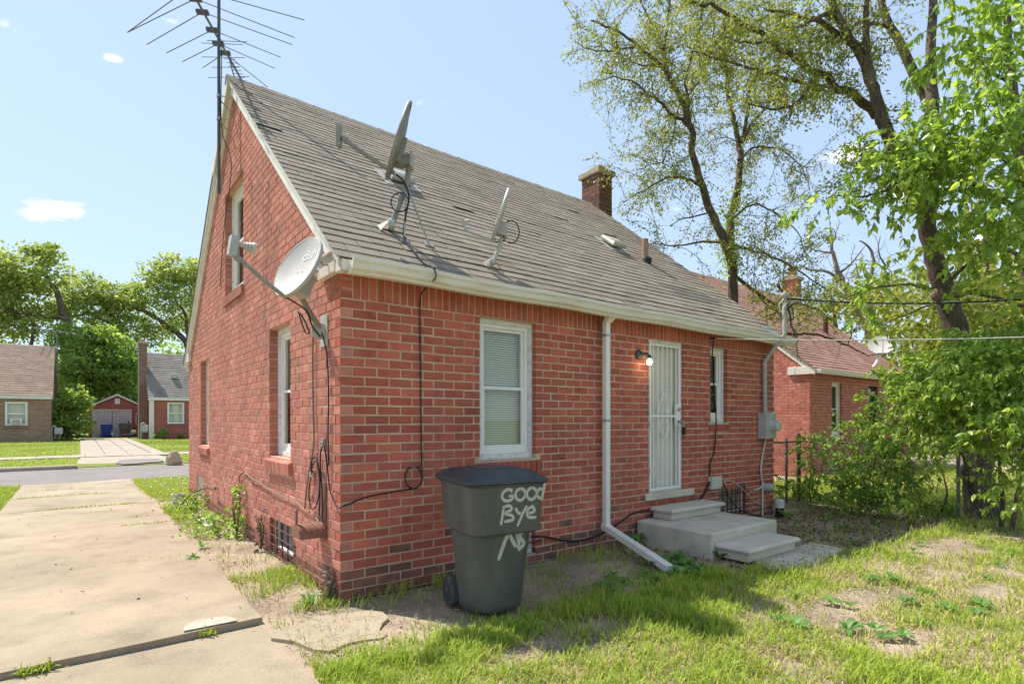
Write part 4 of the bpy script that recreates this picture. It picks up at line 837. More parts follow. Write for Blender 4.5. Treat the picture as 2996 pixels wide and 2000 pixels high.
# large roof dish
d2, p2 = roofdish('large grey satellite dish on a braced pole, highest on the roof', 0, 0, 0, 0, (.66, .43))
D2 = (p2 - CAM) @ FWD
q = lambda u, v, dd=0.: at(u * 1.27543, v * 1.27543, D2 + dd)
for s in (-1, 1): MB().add([p2 + A3(.0, 0, 0) + A3(.13 * s, 0, 0) - RU * .05, p2 + A3(.13 * s, 0, 0) + RU * .05, p2 + A3(0, 0, .13), p2 + A3(.13 * s, .004, .006) - RU * .05, p2 + A3(.13 * s, .004, .006) + RU * .05, p2 + A3(0.004, .004, .13)], [(0, 1, 2), (5, 4, 3), (0, 2, 5, 3), (1, 4, 5, 2), (0, 3, 4, 1)]).build('foot', M['polegrey'], d2)
MB().lathe(q(897, 515), RIGHT + FWD * .4, [(.05, -.03), (.05, .03)], 16).build('foot_clamp', M['dishgrey'], d2)
MB().tube(spline([q(895, 528), q(908, 490), q(925, 445), q(933, 418), q(937, 395), q(938, 365)], 5), .027, 12).build('mast', M['polegrey'], d2)
n2 = A3(-.86, .34, .28); n2 /= np.linalg.norm(n2); c2 = q(911, 322); c2_, n2, a2, b2 = dish(d2, c2, n2, .37, asp=.88, depth=.14, face='polegrey', mat_='polegrey')
MB().obox(q(928, 370), (RIGHT, FWD, A3(0, 0, 1)), (.055, .05, .05)).build('bracket', M['polegrey'], d2); MB().obox(q(918, 350), (n2, a2, b2), (.03, .12, .08)).build('back_bracket', M['polegrey'], d2); MB().obox(q(945, 370), (RIGHT, FWD, A3(0, 0, 1)), (.012, .06, .07)).build('bracket_plate', M['dishgrey'], d2)
arm = [q(905, 398, -.05), q(850, 362, -.1), q(800, 328, -.12), q(786, 318, -.13)]; MB().tube(spline(arm, 4), .022, 10).build('feed_arm', M['polegrey'], d2)
fe = q(778, 312, -.13); MB().obox(fe, (RIGHT, FWD, A3(0, 0, 1)), (.018, .04, .10)).build('receiver_box', M['polegrey'], d2); MB().tube([q(778, 310, -.13), q(800, 314, -.1)], [.02, .03], 12).build('feed_horn', M['dishface'], d2)
f1 = roofp(1.0, (.31 - EY) / CP, .02); f2 = roofp(.72, (.29 - EY) / CP, .02)
for (f, tp) in ((f1, q(933, 425)), (f2, q(932, 420))): MB().tube([f, tp], .009, 8).build('brace', M['steel'], d2); MB().obox(f, (A3(1, 0, 0), RU, RN), (.05, .025, .006)).build('brace_foot', M['steel'], d2)
cable([q(908, 400, -.06), q(925, 415, -.05), q(938, 450, -.04), q(930, 500, -.05), f2 + A3(0, 0, .03), roofp(.72, .30, .03), roofp(.73, .12, .03), (.72, -.29, 2.805)], .009, 'cable', 'black cable down the pole of the large roof dish to the gutter')
cl = [q(917 + 20 * math.cos(t), 464 + 22 * math.sin(t), -.06) for t in np.linspace(0, 6.28, 24)]; tag(MB().tube(cl, .006, 6).build('cable_coil', M['cable'], org=cl[0]), 'round coil of black cable on the pole of the large roof dish', 'cable coil')
# small roof dish
d3, p3 = roofdish('small grey satellite dish low on the roof above the window', 0, 0, 0, 0, (1.64, .15)); D3 = (p3 - CAM) @ FWD
q = lambda u, v, dd=0.: at(u * 1.27543, v * 1.27543, D3 + dd)
for s in (-1, 1): MB().add([p3 + A3(.10 * s, 0, 0) - RU * .04, p3 + A3(.10 * s, 0, 0) + RU * .04, p3 + A3(0, 0, .10), p3 + A3(.10 * s, .004, .006) - RU * .04, p3 + A3(.10 * s, .004, .006) + RU * .04, p3 + A3(.004, .004, .10)], [(0, 1, 2), (5, 4, 3), (0, 2, 5, 3), (1, 4, 5, 2), (0, 3, 4, 1)]).build('foot', M['polegrey'], d3)
MB().lathe(q(1128, 600), RIGHT + FWD * .4, [(.035, -.025), (.035, .025)], 14).build('foot_clamp', M['dishgrey'], d3)
MB().tube(spline([q(1129, 607), q(1138, 585), q(1150, 555), q(1153, 535), q(1152, 515)], 5), .022, 12).build('mast', M['dishgrey'], d3)
n3 = A3(-.80, .46, .30); n3 /= np.linalg.norm(n3); c3 = q(1145, 492); dish(d3, c3, n3, .27, asp=.9, depth=.12, face='dishgrey')
MB().obox(q(1150, 525), (n3, A3(0, 0, 1), np.cross(n3, A3(0, 0, 1))), (.06, .07, .05)).build('bracket', M['dishgrey'], d3)
MB().tube(spline([q(1137, 552), q(1110, 543), q(1080, 532), q(1070, 527), q(1066, 520), q(1062, 505)], 4), .016, 10).build('feed_arm', M['dishgrey'], d3); MB().tube([q(1064, 508), q(1076, 506)], [.012, .02], 10).build('feed_horn', M['dishface'], d3)
cl = [q(1172 + 19 * math.cos(t), 532 + 26 * math.sin(t), -.02) for t in np.linspace(2.3, 8.2, 24)]; tag(MB().tube([q(1135, 555)] + cl, .006, 6).build('cable_coil', M['cable'], org=cl[0]), 'loose loop of black cable behind the small roof dish', 'cable coil')
# ------------------------------------------------------------------ TV antenna on a mast at the gable
an = empty('tv_antenna', (-.19, 4.03, 4.62), 'tall roof TV antenna with long swept rods on a mast at the gable peak', 'antenna'); ZA = 6.87
MB().tube([(-.19, 4.03, 4.60), (-.19, 4.03, 8.3)], .021, 12).build('mast', M['mast'], an)
for z in (5.93, 5.62):
    MB().tube([(-.19, 4.03, z), (-.02, 3.90, z - .02)], .012, 6, flat=.4).build('bracket_arm', M['boxgrey'], an); MB().tube([(-.19, 4.03, z - .04), (-.02, 4.16, z - .1)], .012, 6, flat=.4).build('bracket_arm', M['boxgrey'], an); MB().lathe((-.19, 4.03, z - .02), (0, 0, 1), [(.028, 0), (.028, .04)], 12).build('clamp', M['steel'], an)
bd = A3(.49, .87, 0); b0 = A3(-.145, 4.30, ZA); MB().tube([b0 - bd * 1.1, b0 + bd * 1.25], .016, 8).build('boom', M['alu'], an); MB().tube([b0 + bd * .45 + A3(0, 0, -.02), b0 + bd * .9 - A3(.06, 0, .12)], .010, 8).build('boom_brace', M['alu'], an)
def el(p, a, b, z=ZA + .02): p = A3(*p, z); [MB().tube([p, A3(*q2, z)], .006, 6).build('rod', M['alu'], an) for q2 in (a, b)]; MB().obox(p, (bd, np.cross(bd, A3(0, 0, 1)), A3(0, 0, 1)), (.03, .075, .022)).build('insulator', M['mast'], an)
el((-.62, 3.50), (-1.178, 4.954), (.707, 3.20)); el((-.53, 3.66), (-1.178, 4.954), (.707, 3.644)); el((-.414, 3.873), (-.937, 5.089), (.728, 3.82)); el((-.246, 4.176), (-.689, 5.136), (.676, 4.218)); el((-.124, 4.443), (-.475, 5.23), (.68, 4.55)); el((-.007, 4.614), (-.2, 5.2), (.721, 5.142))
for (a, b) in (((-.267, 4.867), (.241, 4.506)), ((-.106, 5.054), (.238, 4.794)), ((-.107, 5.385), (.405, 4.957)), ((-.275, 4.414), (.186, 4.102)), ((-.323, 4.521), (.15, 4.2))): MB().tube([A3(*a, ZA - .01), A3(*b, ZA - .01)], .005, 6).build('rod', M['alu'], an)
for k in range(9):
    c = b0 + bd * (.45 + .09 * k); s = np.cross(bd, A3(0, 0, 1)) * .075; MB().tube([c - s, c + s], .005, 6).build('director', M['alu'], an)
cable([b0 + A3(0, 0, -.03), (-.16, 4.0, 6.6), (-.165, 3.99, 5.5), (-.05, 3.95, 5.0), (-.02, 4.6, 4.3), (-.02, 4.9, 3.5)], .006, 'cable', 'thin black antenna lead running down the gable beside the mast')
# ------------------------------------------------------------------ neighbour house on the right
NX, NY = 13.26, 2.34
nbR = lambda u, z, n: (NX + u, NY - n, z); nbG = lambda u, z, n: (NX - n, NY + u, z)
nh = empty('brick_house', (NX, NY, 0), 'neighbouring red brick house with brownish red roof behind the chain link fence', 'house')
M['nbrick'] = mat('nbrick', (.52, .19, .135), islc=[(.46, .16, .115), (.57, .24, .17)], isl=.08, var=(.36, .11, .085), scale=6, rough=.9, bump=.4, bscale=60)
M['nmortar'] = mat('nmortar', (.62, .38, .28), rough=.95)
M['nroof'] = mat('nroof', (.42, .23, .17), islc=[(.35, .19, .14), (.47, .27, .2)], isl=.10, var=(.34, .18, .135), scale=2, rough=.95, bump=.4, bscale=150)
nop = [(1.26, 1.90, 1.02, 2.50), (3.72, 4.42, .5, 2.50), (5.0, 5.35, 1.4, 2.50), (1.30, 1.96, .0, .34)]
bands, b1 = lay_wall(0, 7.0, 33, nop, [], seed=11, mod=.2215)
nw = band_mesh(bands, lambda u, z, n: nbR(u + (.009 if u < .001 else 0), z, n), -.2, -.007).build('rear_wall', M['nmortar'], nh)
b1 = [(b[0], b[1], b[2], b[3], .10 if (b[6] and b[7]) else b[4], b[5], b[6], b[7]) for b in b1 if not (b[6] and not b[7])]
nall = []; wall_bricks(nbR, b1, False, [M['nbrick']], lambda b: 0, nw, nall)
bands, b2 = lay_wall(0, HW, 76, [], [], lim=lim, corner_first=False, seed=12)
nwg = band_mesh([(max(a, .2), b, c, d) for (a, b, c, d) in bands if b > .25], nbG, -.2, -.007).build('gable_wall', M['nmortar'], nh)
b3 = []
for b in b2:
    if b[6] and b[0] < .01:
        if not b[7]: continue
        b = (b[0], b[1], b[2], b[3], .10, b[5], b[6], b[7])
    b3.append(b)
wall_bricks(nbG, b3, True, [M['nbrick']], lambda b: 0, nwg, nall)
_pa = proj_area
def pa2(b): return _pa(b) * (1 if b['P'] is nbG and b['u'] < 2.3 else .2)
proj_area = pa2; place_bricks(nall, 250, nh); proj_area = _pa
MB().prism([(NX + 7, NY + .2, 0), (NX + 7, NY + HW, 0), (NX + 7, NY + HW, 2.7), (NX + 7, NY + RY, 5.9), (NX + 7, NY + .2, 2.86)], (-.2, 0, 0)).build('closing_wall', M['nbrick'], nh)
def nroofp(x, s, off=0.): p = roofp(0, s, off); return A3(NX + x, NY + p[1], p[2])
m = MB(); m.add([nroofp(-.1, 0), nroofp(7.1, 0), nroofp(7.1, SLEN), nroofp(-.1, SLEN), A3(NX + 7.1, NY + HW + .2, 2.65), A3(NX - .1, NY + HW + .2, 2.65)], [(0, 1, 2, 3), (3, 2, 4, 5)]); nr = m.build('roof', M['nroof'], nh)
nt_ = []
for r in range(int(SLEN / .145) + 1):
    x = -.11 - (.15 if r % 2 else 0)
    while x < 7.1:
        a, b = max(x, -.11), min(x + .3, 7.11); s0 = r * .145 - .01; s1 = min(s0 + .18, SLEN); l = .016 + .006 * rng.random()
        if b - a > .05: nt_.append(np.array([nroofp(a, s0, l), nroofp(b, s0, l), nroofp(b, s1, .004), nroofp(a, s1, .004), nroofp(a, s0, l - .01), nroofp(b, s0, l - .01), nroofp(b, s1, -.003), nroofp(a, s1, -.003)]))
        x += .307
nt_.sort(key=lambda t: tabarea((t, 0, 0)), reverse=True)
for t in nt_[:200]: mk('shingle', t, TF, M['nroof'], nr, org=t[:4].mean(0))
o = mk('shingles', np.vstack(nt_[200:]), (np.array(TF)[None] + np.arange(len(nt_) - 200)[:, None, None] * 8).reshape(-1, 4), M['nroof'], nr); o['kind'] = 'stuff'
def shift(P): return [(x + NX, y + NY, z) for (x, y, z) in P]
MB().prism(shift([(-.034, -.13, rz(-.13) - .03), (-.034, RY, rz(RY) - .03), (-.034, RY, rz(RY) - .22), (-.034, -.13, rz(-.13) - .22)]), (.032, 0, 0)).build('rake_board', M['trim'], nh)
MB().bbox((NX - .06, NY - .16, 2.66), (NX, NY + .55, 2.86), .006).build('gable_return', M['trim'], nh); MB().box((NX, NY - .05, 2.70), (NX + 7, NY - .003, 2.83)).build('frieze_board', M['trim'], nh)
m = MB(); k = len(gp_); P = [[(NX + 7.1 * i, NY + y, z) for (y, z) in gp_] for i in (0, 1)]; m.add([p for r in P for p in r], [(j, (j + 1) % k, k + (j + 1) % k, k + j) for j in range(k)] + [tuple(range(k))[::-1]]); m.build('gutter', M['vinyl'], nh)
_h = house; house = nh
for o_ in (nop[0], nop[2]): w = window(nbR, *o_, kind='curtain', casing=.04); m = MB(); pbox(m, nbR, (o_[0] - .04, o_[2] - .06, -.1), (o_[1] + .04, o_[2] + .02, .03)); m.build('sill', M['trim'], w)
bwin(nbR, nop[3], 'slate', 0, 0)
house = _h
m = MB(); pbox(m, nbR, (3.73, .5, -.1), (4.41, 2.5, -.07)); dd = m.build('door', M['black'], nh)
for i in range(6): MB().tube([nbR(3.78 + i * .12, .55, -.05), nbR(3.78 + i * .12, 2.45, -.05)], .008, 6).build('bar', M['black'], dd)
m = MB(); m.box((20.28, 6.1, 0), (20.7, 6.65, 6.9)); nc = m.build('chimney', M['nbrick'], nh); MB().bbox((20.2, 6.02, 6.9), (20.78, 6.73, 7.02), .01).build('coping', M['coping'], nc); MB().bbox((20.35, 6.2, 7.02), (20.62, 6.5, 7.25), .01).build('flue_tile', M['flue'], nc); MB().lathe((20.49, 6.35, 7.25), (0, 0, 1), [(.1, 0), (.1, .1), (.2, .12), (.15, .2), (0, .22)], 12).build('cap', M['rust'], nc)
MB().lathe((18.2, 4.1, 4.2), (0, 0, 1), [(.08, 0), (.08, .75)], 12).build('vent_pipe', M['rust'], nr)
lp = empty('wall_lamp', (NX + 3.55, NY, 2.35), 'small floodlight pair beside the black barred door next door', 'lamp'); [MB().lathe((NX + 3.5 + s * .08, NY - .1, 2.28), (s * .4, -1, -.6), [(.02, 0), (.05, .06), (.05, .1), (0, .1)], 12).build('lamp_head', M['boxbeige'], lp) for s in (-1, 1)]; MB().box((NX + 3.46, NY - .08, 2.25), (NX + 3.62, NY - .0, 2.38)).build('base_plate', M['boxbeige'], lp)
d4 = empty('satellite_dish', (18.0, 2.6, 3.0), 'white satellite dish on the neighbour roof seen beyond the fence', 'satellite dish', 'satellite dishes')
MB().tube(spline([(17.85, 2.62, 3.05), (17.9, 2.5, 3.2), (18.05, 2.45, 3.45), (18.1, 2.45, 3.6)], 4), .035, 8).build('mast', M['white'], d4); c4, n4, a4, b4 = dish(d4, (18.1, 2.4, 3.80), (-.72, -.35, .6), .38, asp=.95, face='dishface', mat_='dishgrey'); MB().tube([c4 - a4 * .38, c4 + n4 * .42 - a4 * .12], .02, 8).build('feed_arm', M['white'], d4)
# ------------------------------------------------------------------ far side of the street
def farbrick(name, c1, c2, mo, axis='x', sc=1.):
    m = mat(name, c1, rough=.95); N = m.node_tree.nodes; L = m.node_tree.links; tc = N.new('ShaderNodeTexCoord'); sp_ = N.new('ShaderNodeSeparateXYZ'); cb = N.new('ShaderNodeCombineXYZ'); L.new(tc.outputs['Object'], sp_.inputs[0])
    L.new(sp_.outputs['X' if axis == 'x' else 'Y'], cb.inputs[0]); L.new(sp_.outputs['Z'], cb.inputs[1]); b = N.new('ShaderNodeTexBrick'); L.new(cb.outputs[0], b.inputs['Vector'])
    b.inputs['Scale'].default_value = 1; b.inputs['Brick Width'].default_value = .23; b.inputs['Row Height'].default_value = .081; b.inputs['Mortar Size'].default_value = .010; b.inputs['Color1'].default_value = (*c1, 1); b.inputs['Color2'].default_value = (*c2, 1); b.inputs['Mortar'].default_value = (*mo, 1)
    n = N.new('ShaderNodeTexNoise'); n.inputs['Scale'].default_value = .9; L.new(tc.outputs['Object'], n.inputs['Vector']); mx = N.new('ShaderNodeMix'); mx.data_type = 'RGBA'; mx.blend_type = 'MULTIPLY'; mx.inputs['Factor'].default_value = .5; L.new(b.outputs['Color'], mx.inputs['A']); L.new(n.outputs[0], mx.inputs['B'])
    L.new(mx.outputs['Result'], N['Principled BSDF'].inputs['Base Color']); return m
M['fb_tan'] = farbrick('fb_tan', (.42, .22, .13), (.26, .13, .08), (.62, .50, .38)); M['fb_tan_s'] = farbrick('fb_tan_s', (.42, .22, .13), (.26, .13, .08), (.62, .50, .38), 'y')
M['fb_red'] = farbrick('fb_red', (.55, .13, .09), (.40, .09, .07), (.55, .30, .23)); M['fb_red_s'] = farbrick('fb_red_s', (.48, .11, .08), (.36, .08, .06), (.55, .30, .23), 'y'); M['fb_dark'] = farbrick('fb_dark', (.28, .13, .09), (.18, .09, .07), (.48, .38, .3)); M['fb_dark_s'] = farbrick('fb_dark_s', (.28, .13, .09), (.18, .09, .07), (.48, .38, .3), 'y')
M['froof_br'] = mat('froof_br', (.36, .25, .185), isl=.10, var=(.27, .19, .14), scale=1.5, rough=.95); M['froof_gr'] = mat('froof_gr', (.27, .235, .20), isl=.10, var=(.2, .175, .15), scale=1.5, rough=.95)
def far_house(x0, x1, y0, ry, eave, ridge, wins, mf, ms, mr, label, pil=None):
    t = empty('brick_house', ((x0 + x1) / 2, y0, 0), label, 'house'); bk = 2 * ry - y0; m = MB()
    cuts = sorted([(w[0], w[1]) for w in wins]); zb = [(w[2], w[3]) for w in wins]; xs_ = x0
    for (w, z) in sorted(zip([(w[0], w[1]) for w in wins], zb)):
        m.box((xs_, y0, 0), (w[0], y0 + .25, eave)); m.box((w[0], y0, 0), (w[1], y0 + .25, z[0])); m.box((w[0], y0, z[1]), (w[1], y0 + .25, eave)); xs_ = w[1]
    m.box((xs_, y0, 0), (x1, y0 + .25, eave)); m.build('front_wall', M[mf], t)
    for (a, b) in ((x0, x0 + .25), (x1 - .25, x1)):
        MB().prism([(a, y0 + .251, 0), (a, bk, 0), (a, bk, eave), (a, ry, ridge - .15), (a, y0 + .251, eave)], (b - a, 0, 0)).build('gable_wall', M[ms], t)
    m = MB(); o = .12; sl_ = (ridge - eave) / (ry - y0); m.add([(x0 - o, y0 - .2, eave + .12), (x1 + o, y0 - .2, eave + .12), (x1 + o, ry, ridge), (x0 - o, ry, ridge), (x1 + o, bk + .2, eave + .12), (x0 - o, bk + .2, eave + .12)], [(0, 1, 2, 3), (3, 2, 4, 5)]); rf = m.build('roof', M[mr], t)
    n = 24; L_ = math.hypot(ry - y0 + .2, ridge - eave - .12); tt = MB(); vv = []
    for r in range(n):
        f0, f1 = r / n, min(1, (r + 1.15) / n); x = x0 - o - (r % 2) * .25 - random.random() * .2
        while x < x1 + o:
            a, b = max(x, x0 - o), min(x + .62, x1 + o); g = lambda f, h: (y0 - .2 + f * (ry - y0 + .2), eave + .12 + f * (ridge - eave - .12) + h)
            if b > a + .02: q0 = g(f0, .035 + .012 * random.random()); q1 = g(f1, .008); q2 = g(f0, .002); tt.add([(a, *q0), (b, *q0), (b, *q1), (a, *q1), (a, *q2), (b, *q2)], [(0, 1, 2, 3), (4, 5, 1, 0)])
            x += .63
    o_ = tt.build('shingles', M[mr], rf); o_['kind'] = 'stuff'
    MB().box((x0 - .1, y0 - .22, eave - .08), (x1 + .1, y0 - .003, eave + .13)).build('fascia', M['trim'], t)
    for xx in (x0 - .10, x1 + .07): MB().prism([(xx, y0 - .2, eave + .11), (xx, ry, ridge - .01), (xx, ry, ridge - .2), (xx, y0 - .2, eave - .08)], (.03, 0, 0)).build('rake_board', M['trim'], t)
    for w in wins:
        P = lambda u, z, n: (u, y0 - n, z); f = MB(); frame_rect(f, P, w[0], w[1], w[2], w[3], .11, -.1, .02); f = f.build('window', M['vinyl'], t); md = (w[2] + w[3]) / 2; m = MB(); pbox(m, P, (w[0] + .11, md - .04, -.08), (w[1] - .11, md + .04, -.01)); m.build('meeting_rail', M['vinyl'], f)
        for (c, d) in ((w[2] + .11, md - .04), (md + .04, w[3] - .11)):
            m = MB(); pbox(m, P, (w[0] + .11, c, -.05), (w[1] - .11, d, -.055)); m.build('pane', M['glass'], f)
        m = MB(); pbox(m, P, (w[0], w[2], -.22), (w[1], w[3], -.23)); m.build('curtain', M['blind'] if w[4] else M['curtain'], f)
        for i in range(int((w[1] - w[0] + .2) / .09)): m = MB(); pbox(m, P, (w[0] - .1 + i * .09, w[2] - .19, 0), (w[0] - .1 + i * .09 + .075, w[2] - .01, .04)); m.build('sill_brick', M[ms], f)
    return t, rf
hA, rA = far_house(-12.5, -3.17, 43.4, 47.5, 2.86, 6.66, [(-5.42, -4.33, 1.08, 2.58, 1), (-9.8, -8.7, 1.08, 2.58, 1)], 'fb_tan', 'fb_tan_s', 'froof_br', 'tan brick house with brown roof across the street at far left')
ac = empty('window_air_conditioner', (-4.87, 43.3, 1.2), 'white air conditioner in the window of the tan brick house', 'air conditioner'); MB().bbox((-5.15, 43.12, 1.17), (-4.6, 43.36, 1.5), .02).build('case', M['white'], ac); MB().box((-5.08, 43.11, 1.22), (-4.67, 43.125, 1.45)).build('grille', M['boxgrey'], ac)
hB, rB = far_house(2.36, 11.5, 43.8, 47.4, 2.92, 6.62, [(3.46, 4.53, 1.13, 2.70, 1), (7.6, 8.7, 1.13, 2.70, 0)], 'fb_red', 'fb_red_s', 'froof_gr', 'red brick house with grey roof and tall chimney across the street')
MB().box((2.34, 43.68, 0), (2.62, 43.79, 2.85)).build('corner_pilaster', M['trim'], hB)
cb = MB(); cb.box((1.82, 45.4, 0), (2.34, 46.3, 7.05)); cb = cb.build('chimney', M['fb_dark'], hB); MB().bbox((1.77, 45.35, 7.05), (2.39, 46.35, 7.22), .02).build('coping', M['coping'], cb); MB().box((1.92, 45.6, 7.22), (2.24, 46.1, 7.42)).build('flue_tile', M['flue'], cb)
MB().bbox((3.85, 45.0, 4.55), (4.25, 45.4, 4.95), .05).build('roof_vent', M['boxgrey'], rB)
ga = empty('brick_garage', (.7, 52, 0), 'small red brick garage with weathered white double doors at the drive end', 'garage')
m = MB(); G0, G1, GY = -1.0, 2.6, 52; m.box((G0, GY, 0), (-.80, GY + .2, 2.42)); m.box((1.72, GY, 0), (2.06, GY + .2, 2.42)); m.box((2.06, GY, 0), (2.36, GY + .2, 1.0)); m.box((2.06, GY, 1.95), (2.36, GY + .2, 2.42)); m.box((2.36, GY, 0), (G1, GY + .2, 2.42)); m.box((-.80, GY, 2.2), (1.72, GY + .2, 2.42)); m.prism([(G0, GY, 2.42), (G1, GY, 2.42), (.8, GY, 3.35)], (0, .2, 0)); m.build('front_wall', M['fb_red'], ga)
for x in (G0, G1 - .2): MB().box((x, GY + .201, 0), (x + .2, GY + 6, 2.42)).build('side_wall', M['fb_red_s'], ga)
m = MB(); m.prism([(G0 - .2, GY - .15, 2.36), (.8, GY - .15, 3.42), (G1 + .2, GY - .15, 2.36), (G1 + .2, GY - .15, 2.44), (.8, GY - .15, 3.52), (G0 - .2, GY - .15, 2.44)], (0, 6.3, 0)); m.build('roof', M['froof_gr'], ga)
m = MB(); m.prism([(G0 - .22, GY - .17, 2.34), (.8, GY - .17, 3.38), (G1 + .22, GY - .17, 2.34), (G1 + .22, GY - .17, 2.47), (.8, GY - .17, 3.55), (G0 - .22, GY - .17, 2.47)], (0, .018, 0)); m.build('fascia', M['trim'], ga)
MB().box((.64, GY - .03, 2.72), (.98, GY - .002, 3.16)).build('gable_vent', M['white'], ga)
for j, (a, b) in enumerate(((-.78, .44), (.48, 1.70))):
    m = MB(); m.box((a, GY + .05, .05), (b, GY + .09, 2.18)); dg_ = m.build('garage_door', M['boxgrey'], ga)
    for i in range(5): w = (b - a) / 5; MB().box((a + i * w + .008, GY + .025, .06), (a + (i + 1) * w - .008, GY + .049, 2.17)).build('plank', mat('plank%d%d' % (j, i), (.66 + .06 * random.random(), .64, .63), var=(.5, .47, .45), scale=4, rough=.85, stretch=(3, 1, .4)), dg_)
    MB().box((b - .16 if j else a + .1, GY + .005, 1.1), (b - .08 if j else a + .2, GY + .024, 1.3)).build('hinge', M['black'], dg_)
m = MB(); frame_rect(m, lambda u, z, n: (u, GY - n, z), -.86, 1.78, .0, 2.26, .08, -.02, .03); m.build('door_frame', M['trim'], ga)
m = MB(); frame_rect(m, lambda u, z, n: (u, GY - n, z), 2.06, 2.36, 1.0, 1.95, .06, -.08, .02); wg = m.build('window', M['trim'], ga); MB().box((2.1, GY + .06, 1.05), (2.32, GY + .07, 1.9)).build('pane', M['dark'], wg)
def bin_far(x, y, m, label, h=1.08, w=.36):
    t = empty('wheeled_bin', (x, y, 0), label, 'bin'); V = []; F = []
    for (z, a, b) in ((.04, w * .72, w * .72), (.6, w * .86, w * .86), (.62, w * .95, w * .95), (h - .1, w, w)):
        V += [(x - a, y - b, z), (x + a, y - b, z), (x + a, y + b, z), (x - a, y + b, z)]
    F = [(4 * k + i, 4 * k + (i + 1) % 4, 4 * k + 4 + (i + 1) % 4, 4 * k + 4 + i) for k in range(3) for i in range(4)] + [(3, 2, 1, 0), (12, 13, 14, 15)]; mk('body', V, F, M[m], t)
    MB().bbox((x - w * 1.08, y - w * 1.05, h - .1), (x + w * 1.08, y + w * 1.2, h), .04).build('lid', M[m], t)
    for s in (-1, 1): MB().lathe((x + s * w * .8, y + w * .7, .13), (s, 0, 0), [(.13, 0), (.13, .06)], 14).build('wheel', M['rubber'], t)
    return t
bb = bin_far(.03, 51, 'binblue', 'blue recycling bin in front of the garage doors'); MB().box((-.18, 50.71, .5), (.24, 50.735, .75)).build('panel', M['binblue'], bb)
b2_ = bin_far(1.28, 51, 'binblack', 'black trash bin in front of the garage doors', 1.12, .40); MB().tube([(.72, 51.3, 1.06), (.72, 50.9, 1.06)], .04, 6).build('handle', M['binblack'], b2_)
mw = empty('lawn_mower', (1.75, 48.3, 0), 'old lawn mower lying beside the chimney across the street', 'lawn mower'); MB().bbox((1.35, 48.0, .12), (2.0, 48.6, .34), .05).build('deck', M['black'], mw); MB().bbox((1.55, 48.15, .34), (1.85, 48.45, .62), .05).build('engine', M['boxgrey'], mw); [MB().lathe((x, y, .12), (0, 1, 0), [(.12, -.04), (.12, .04)], 12).build('wheel', M['rubber'], mw) for x in (1.35, 2.0) for y in (47.98, 48.62)]; MB().tube(spline([(1.4, 48.05, .3), (.9, 48.05, .25), (.7, 48.3, .22), (.9, 48.55, .25), (1.4, 48.55, .3)], 4), .025, 6).build('handle', M['rust'], mw)
gmA = empty('gas_meter', (-2.9, 43.6, 0), 'grey gas meter at the corner of the tan brick house', 'gas meter'); MB().bbox((-3.0, 43.4, .45), (-2.55, 43.65, .9), .06).build('body', M['boxgrey'], gmA); MB().tube(spline([(-3.12, 43.55, 0), (-3.12, 43.55, .9), (-3.0, 43.55, 1.02), (-2.9, 43.55, .9)], 4), .04, 6).build('pipe', M['boxgrey'], gmA)
gmB = empty('gas_meter', (2.2, 43.4, 0), 'grey gas meter beside the white pilaster across the street', 'gas meter'); MB().bbox((1.85, 43.3, .55), (2.25, 43.55, 1.05), .06).build('body', M['boxgrey'], gmB); MB().tube(spline([(1.8, 43.4, 0), (1.8, 43.4, 1.0), (1.95, 43.4, 1.2), (2.1, 43.4, 1.0)], 4), .04, 6).build('pipe', M['boxgrey'], gmB)
anf = empty('tv_antenna', (-2.95, 48, 0), 'distant TV antenna on a thin mast beside the tan house', 'antenna'); MB().tube([(-2.95, 48, .02), (-2.95, 48, 7.85)], .04, 6).build('mast', M['alu'], anf); MB().tube([(-4.1, 48.3, 7.9), (-1.9, 47.7, 7.7)], .03, 6).build('boom', M['alu'], anf)
for i in range(6): c = A3(-3.9 + i * .36, 48.25 - i * .1, 7.88 - i * .03); MB().tube([c + A3(-.5, -.5, .03), c + A3(.6, .6, -.03)], .018, 5).build('rod', M['alu'], anf)
bagm = mat('bagm', (.50, .38, .24), var=(.42, .31, .19), scale=8, rough=.9, bump=.6, bscale=12)
V = []; n = 20
for (z, r, j) in ((-.02, .16, .0), (.1, .19, .03), (.25, .17, .05), (.4, .11, .05), (.47, .03, .02)):
    for k in range(n): a = 2 * math.pi * k / n; rr = r * (1 + (vnoise(k * .9, z * 9, 1, 4) - .5) * .6); V.append((.80 + rr * math.cos(a) * 1.15, 17.12 + rr * math.sin(a), z + j * (random.random() - .5)))
F = [(i * n + k, i * n + (k + 1) % n, (i + 1) * n + (k + 1) % n, (i + 1) * n + k) for i in range(4) for k in range(n)] + [tuple(range(n))[::-1], tuple(4 * n + k for k in range(n))]
tag(mk('paper_bag', V, F, bagm, org=(.8, 17.12, 0)), 'crumpled brown paper bag at the far kerb', 'bag')
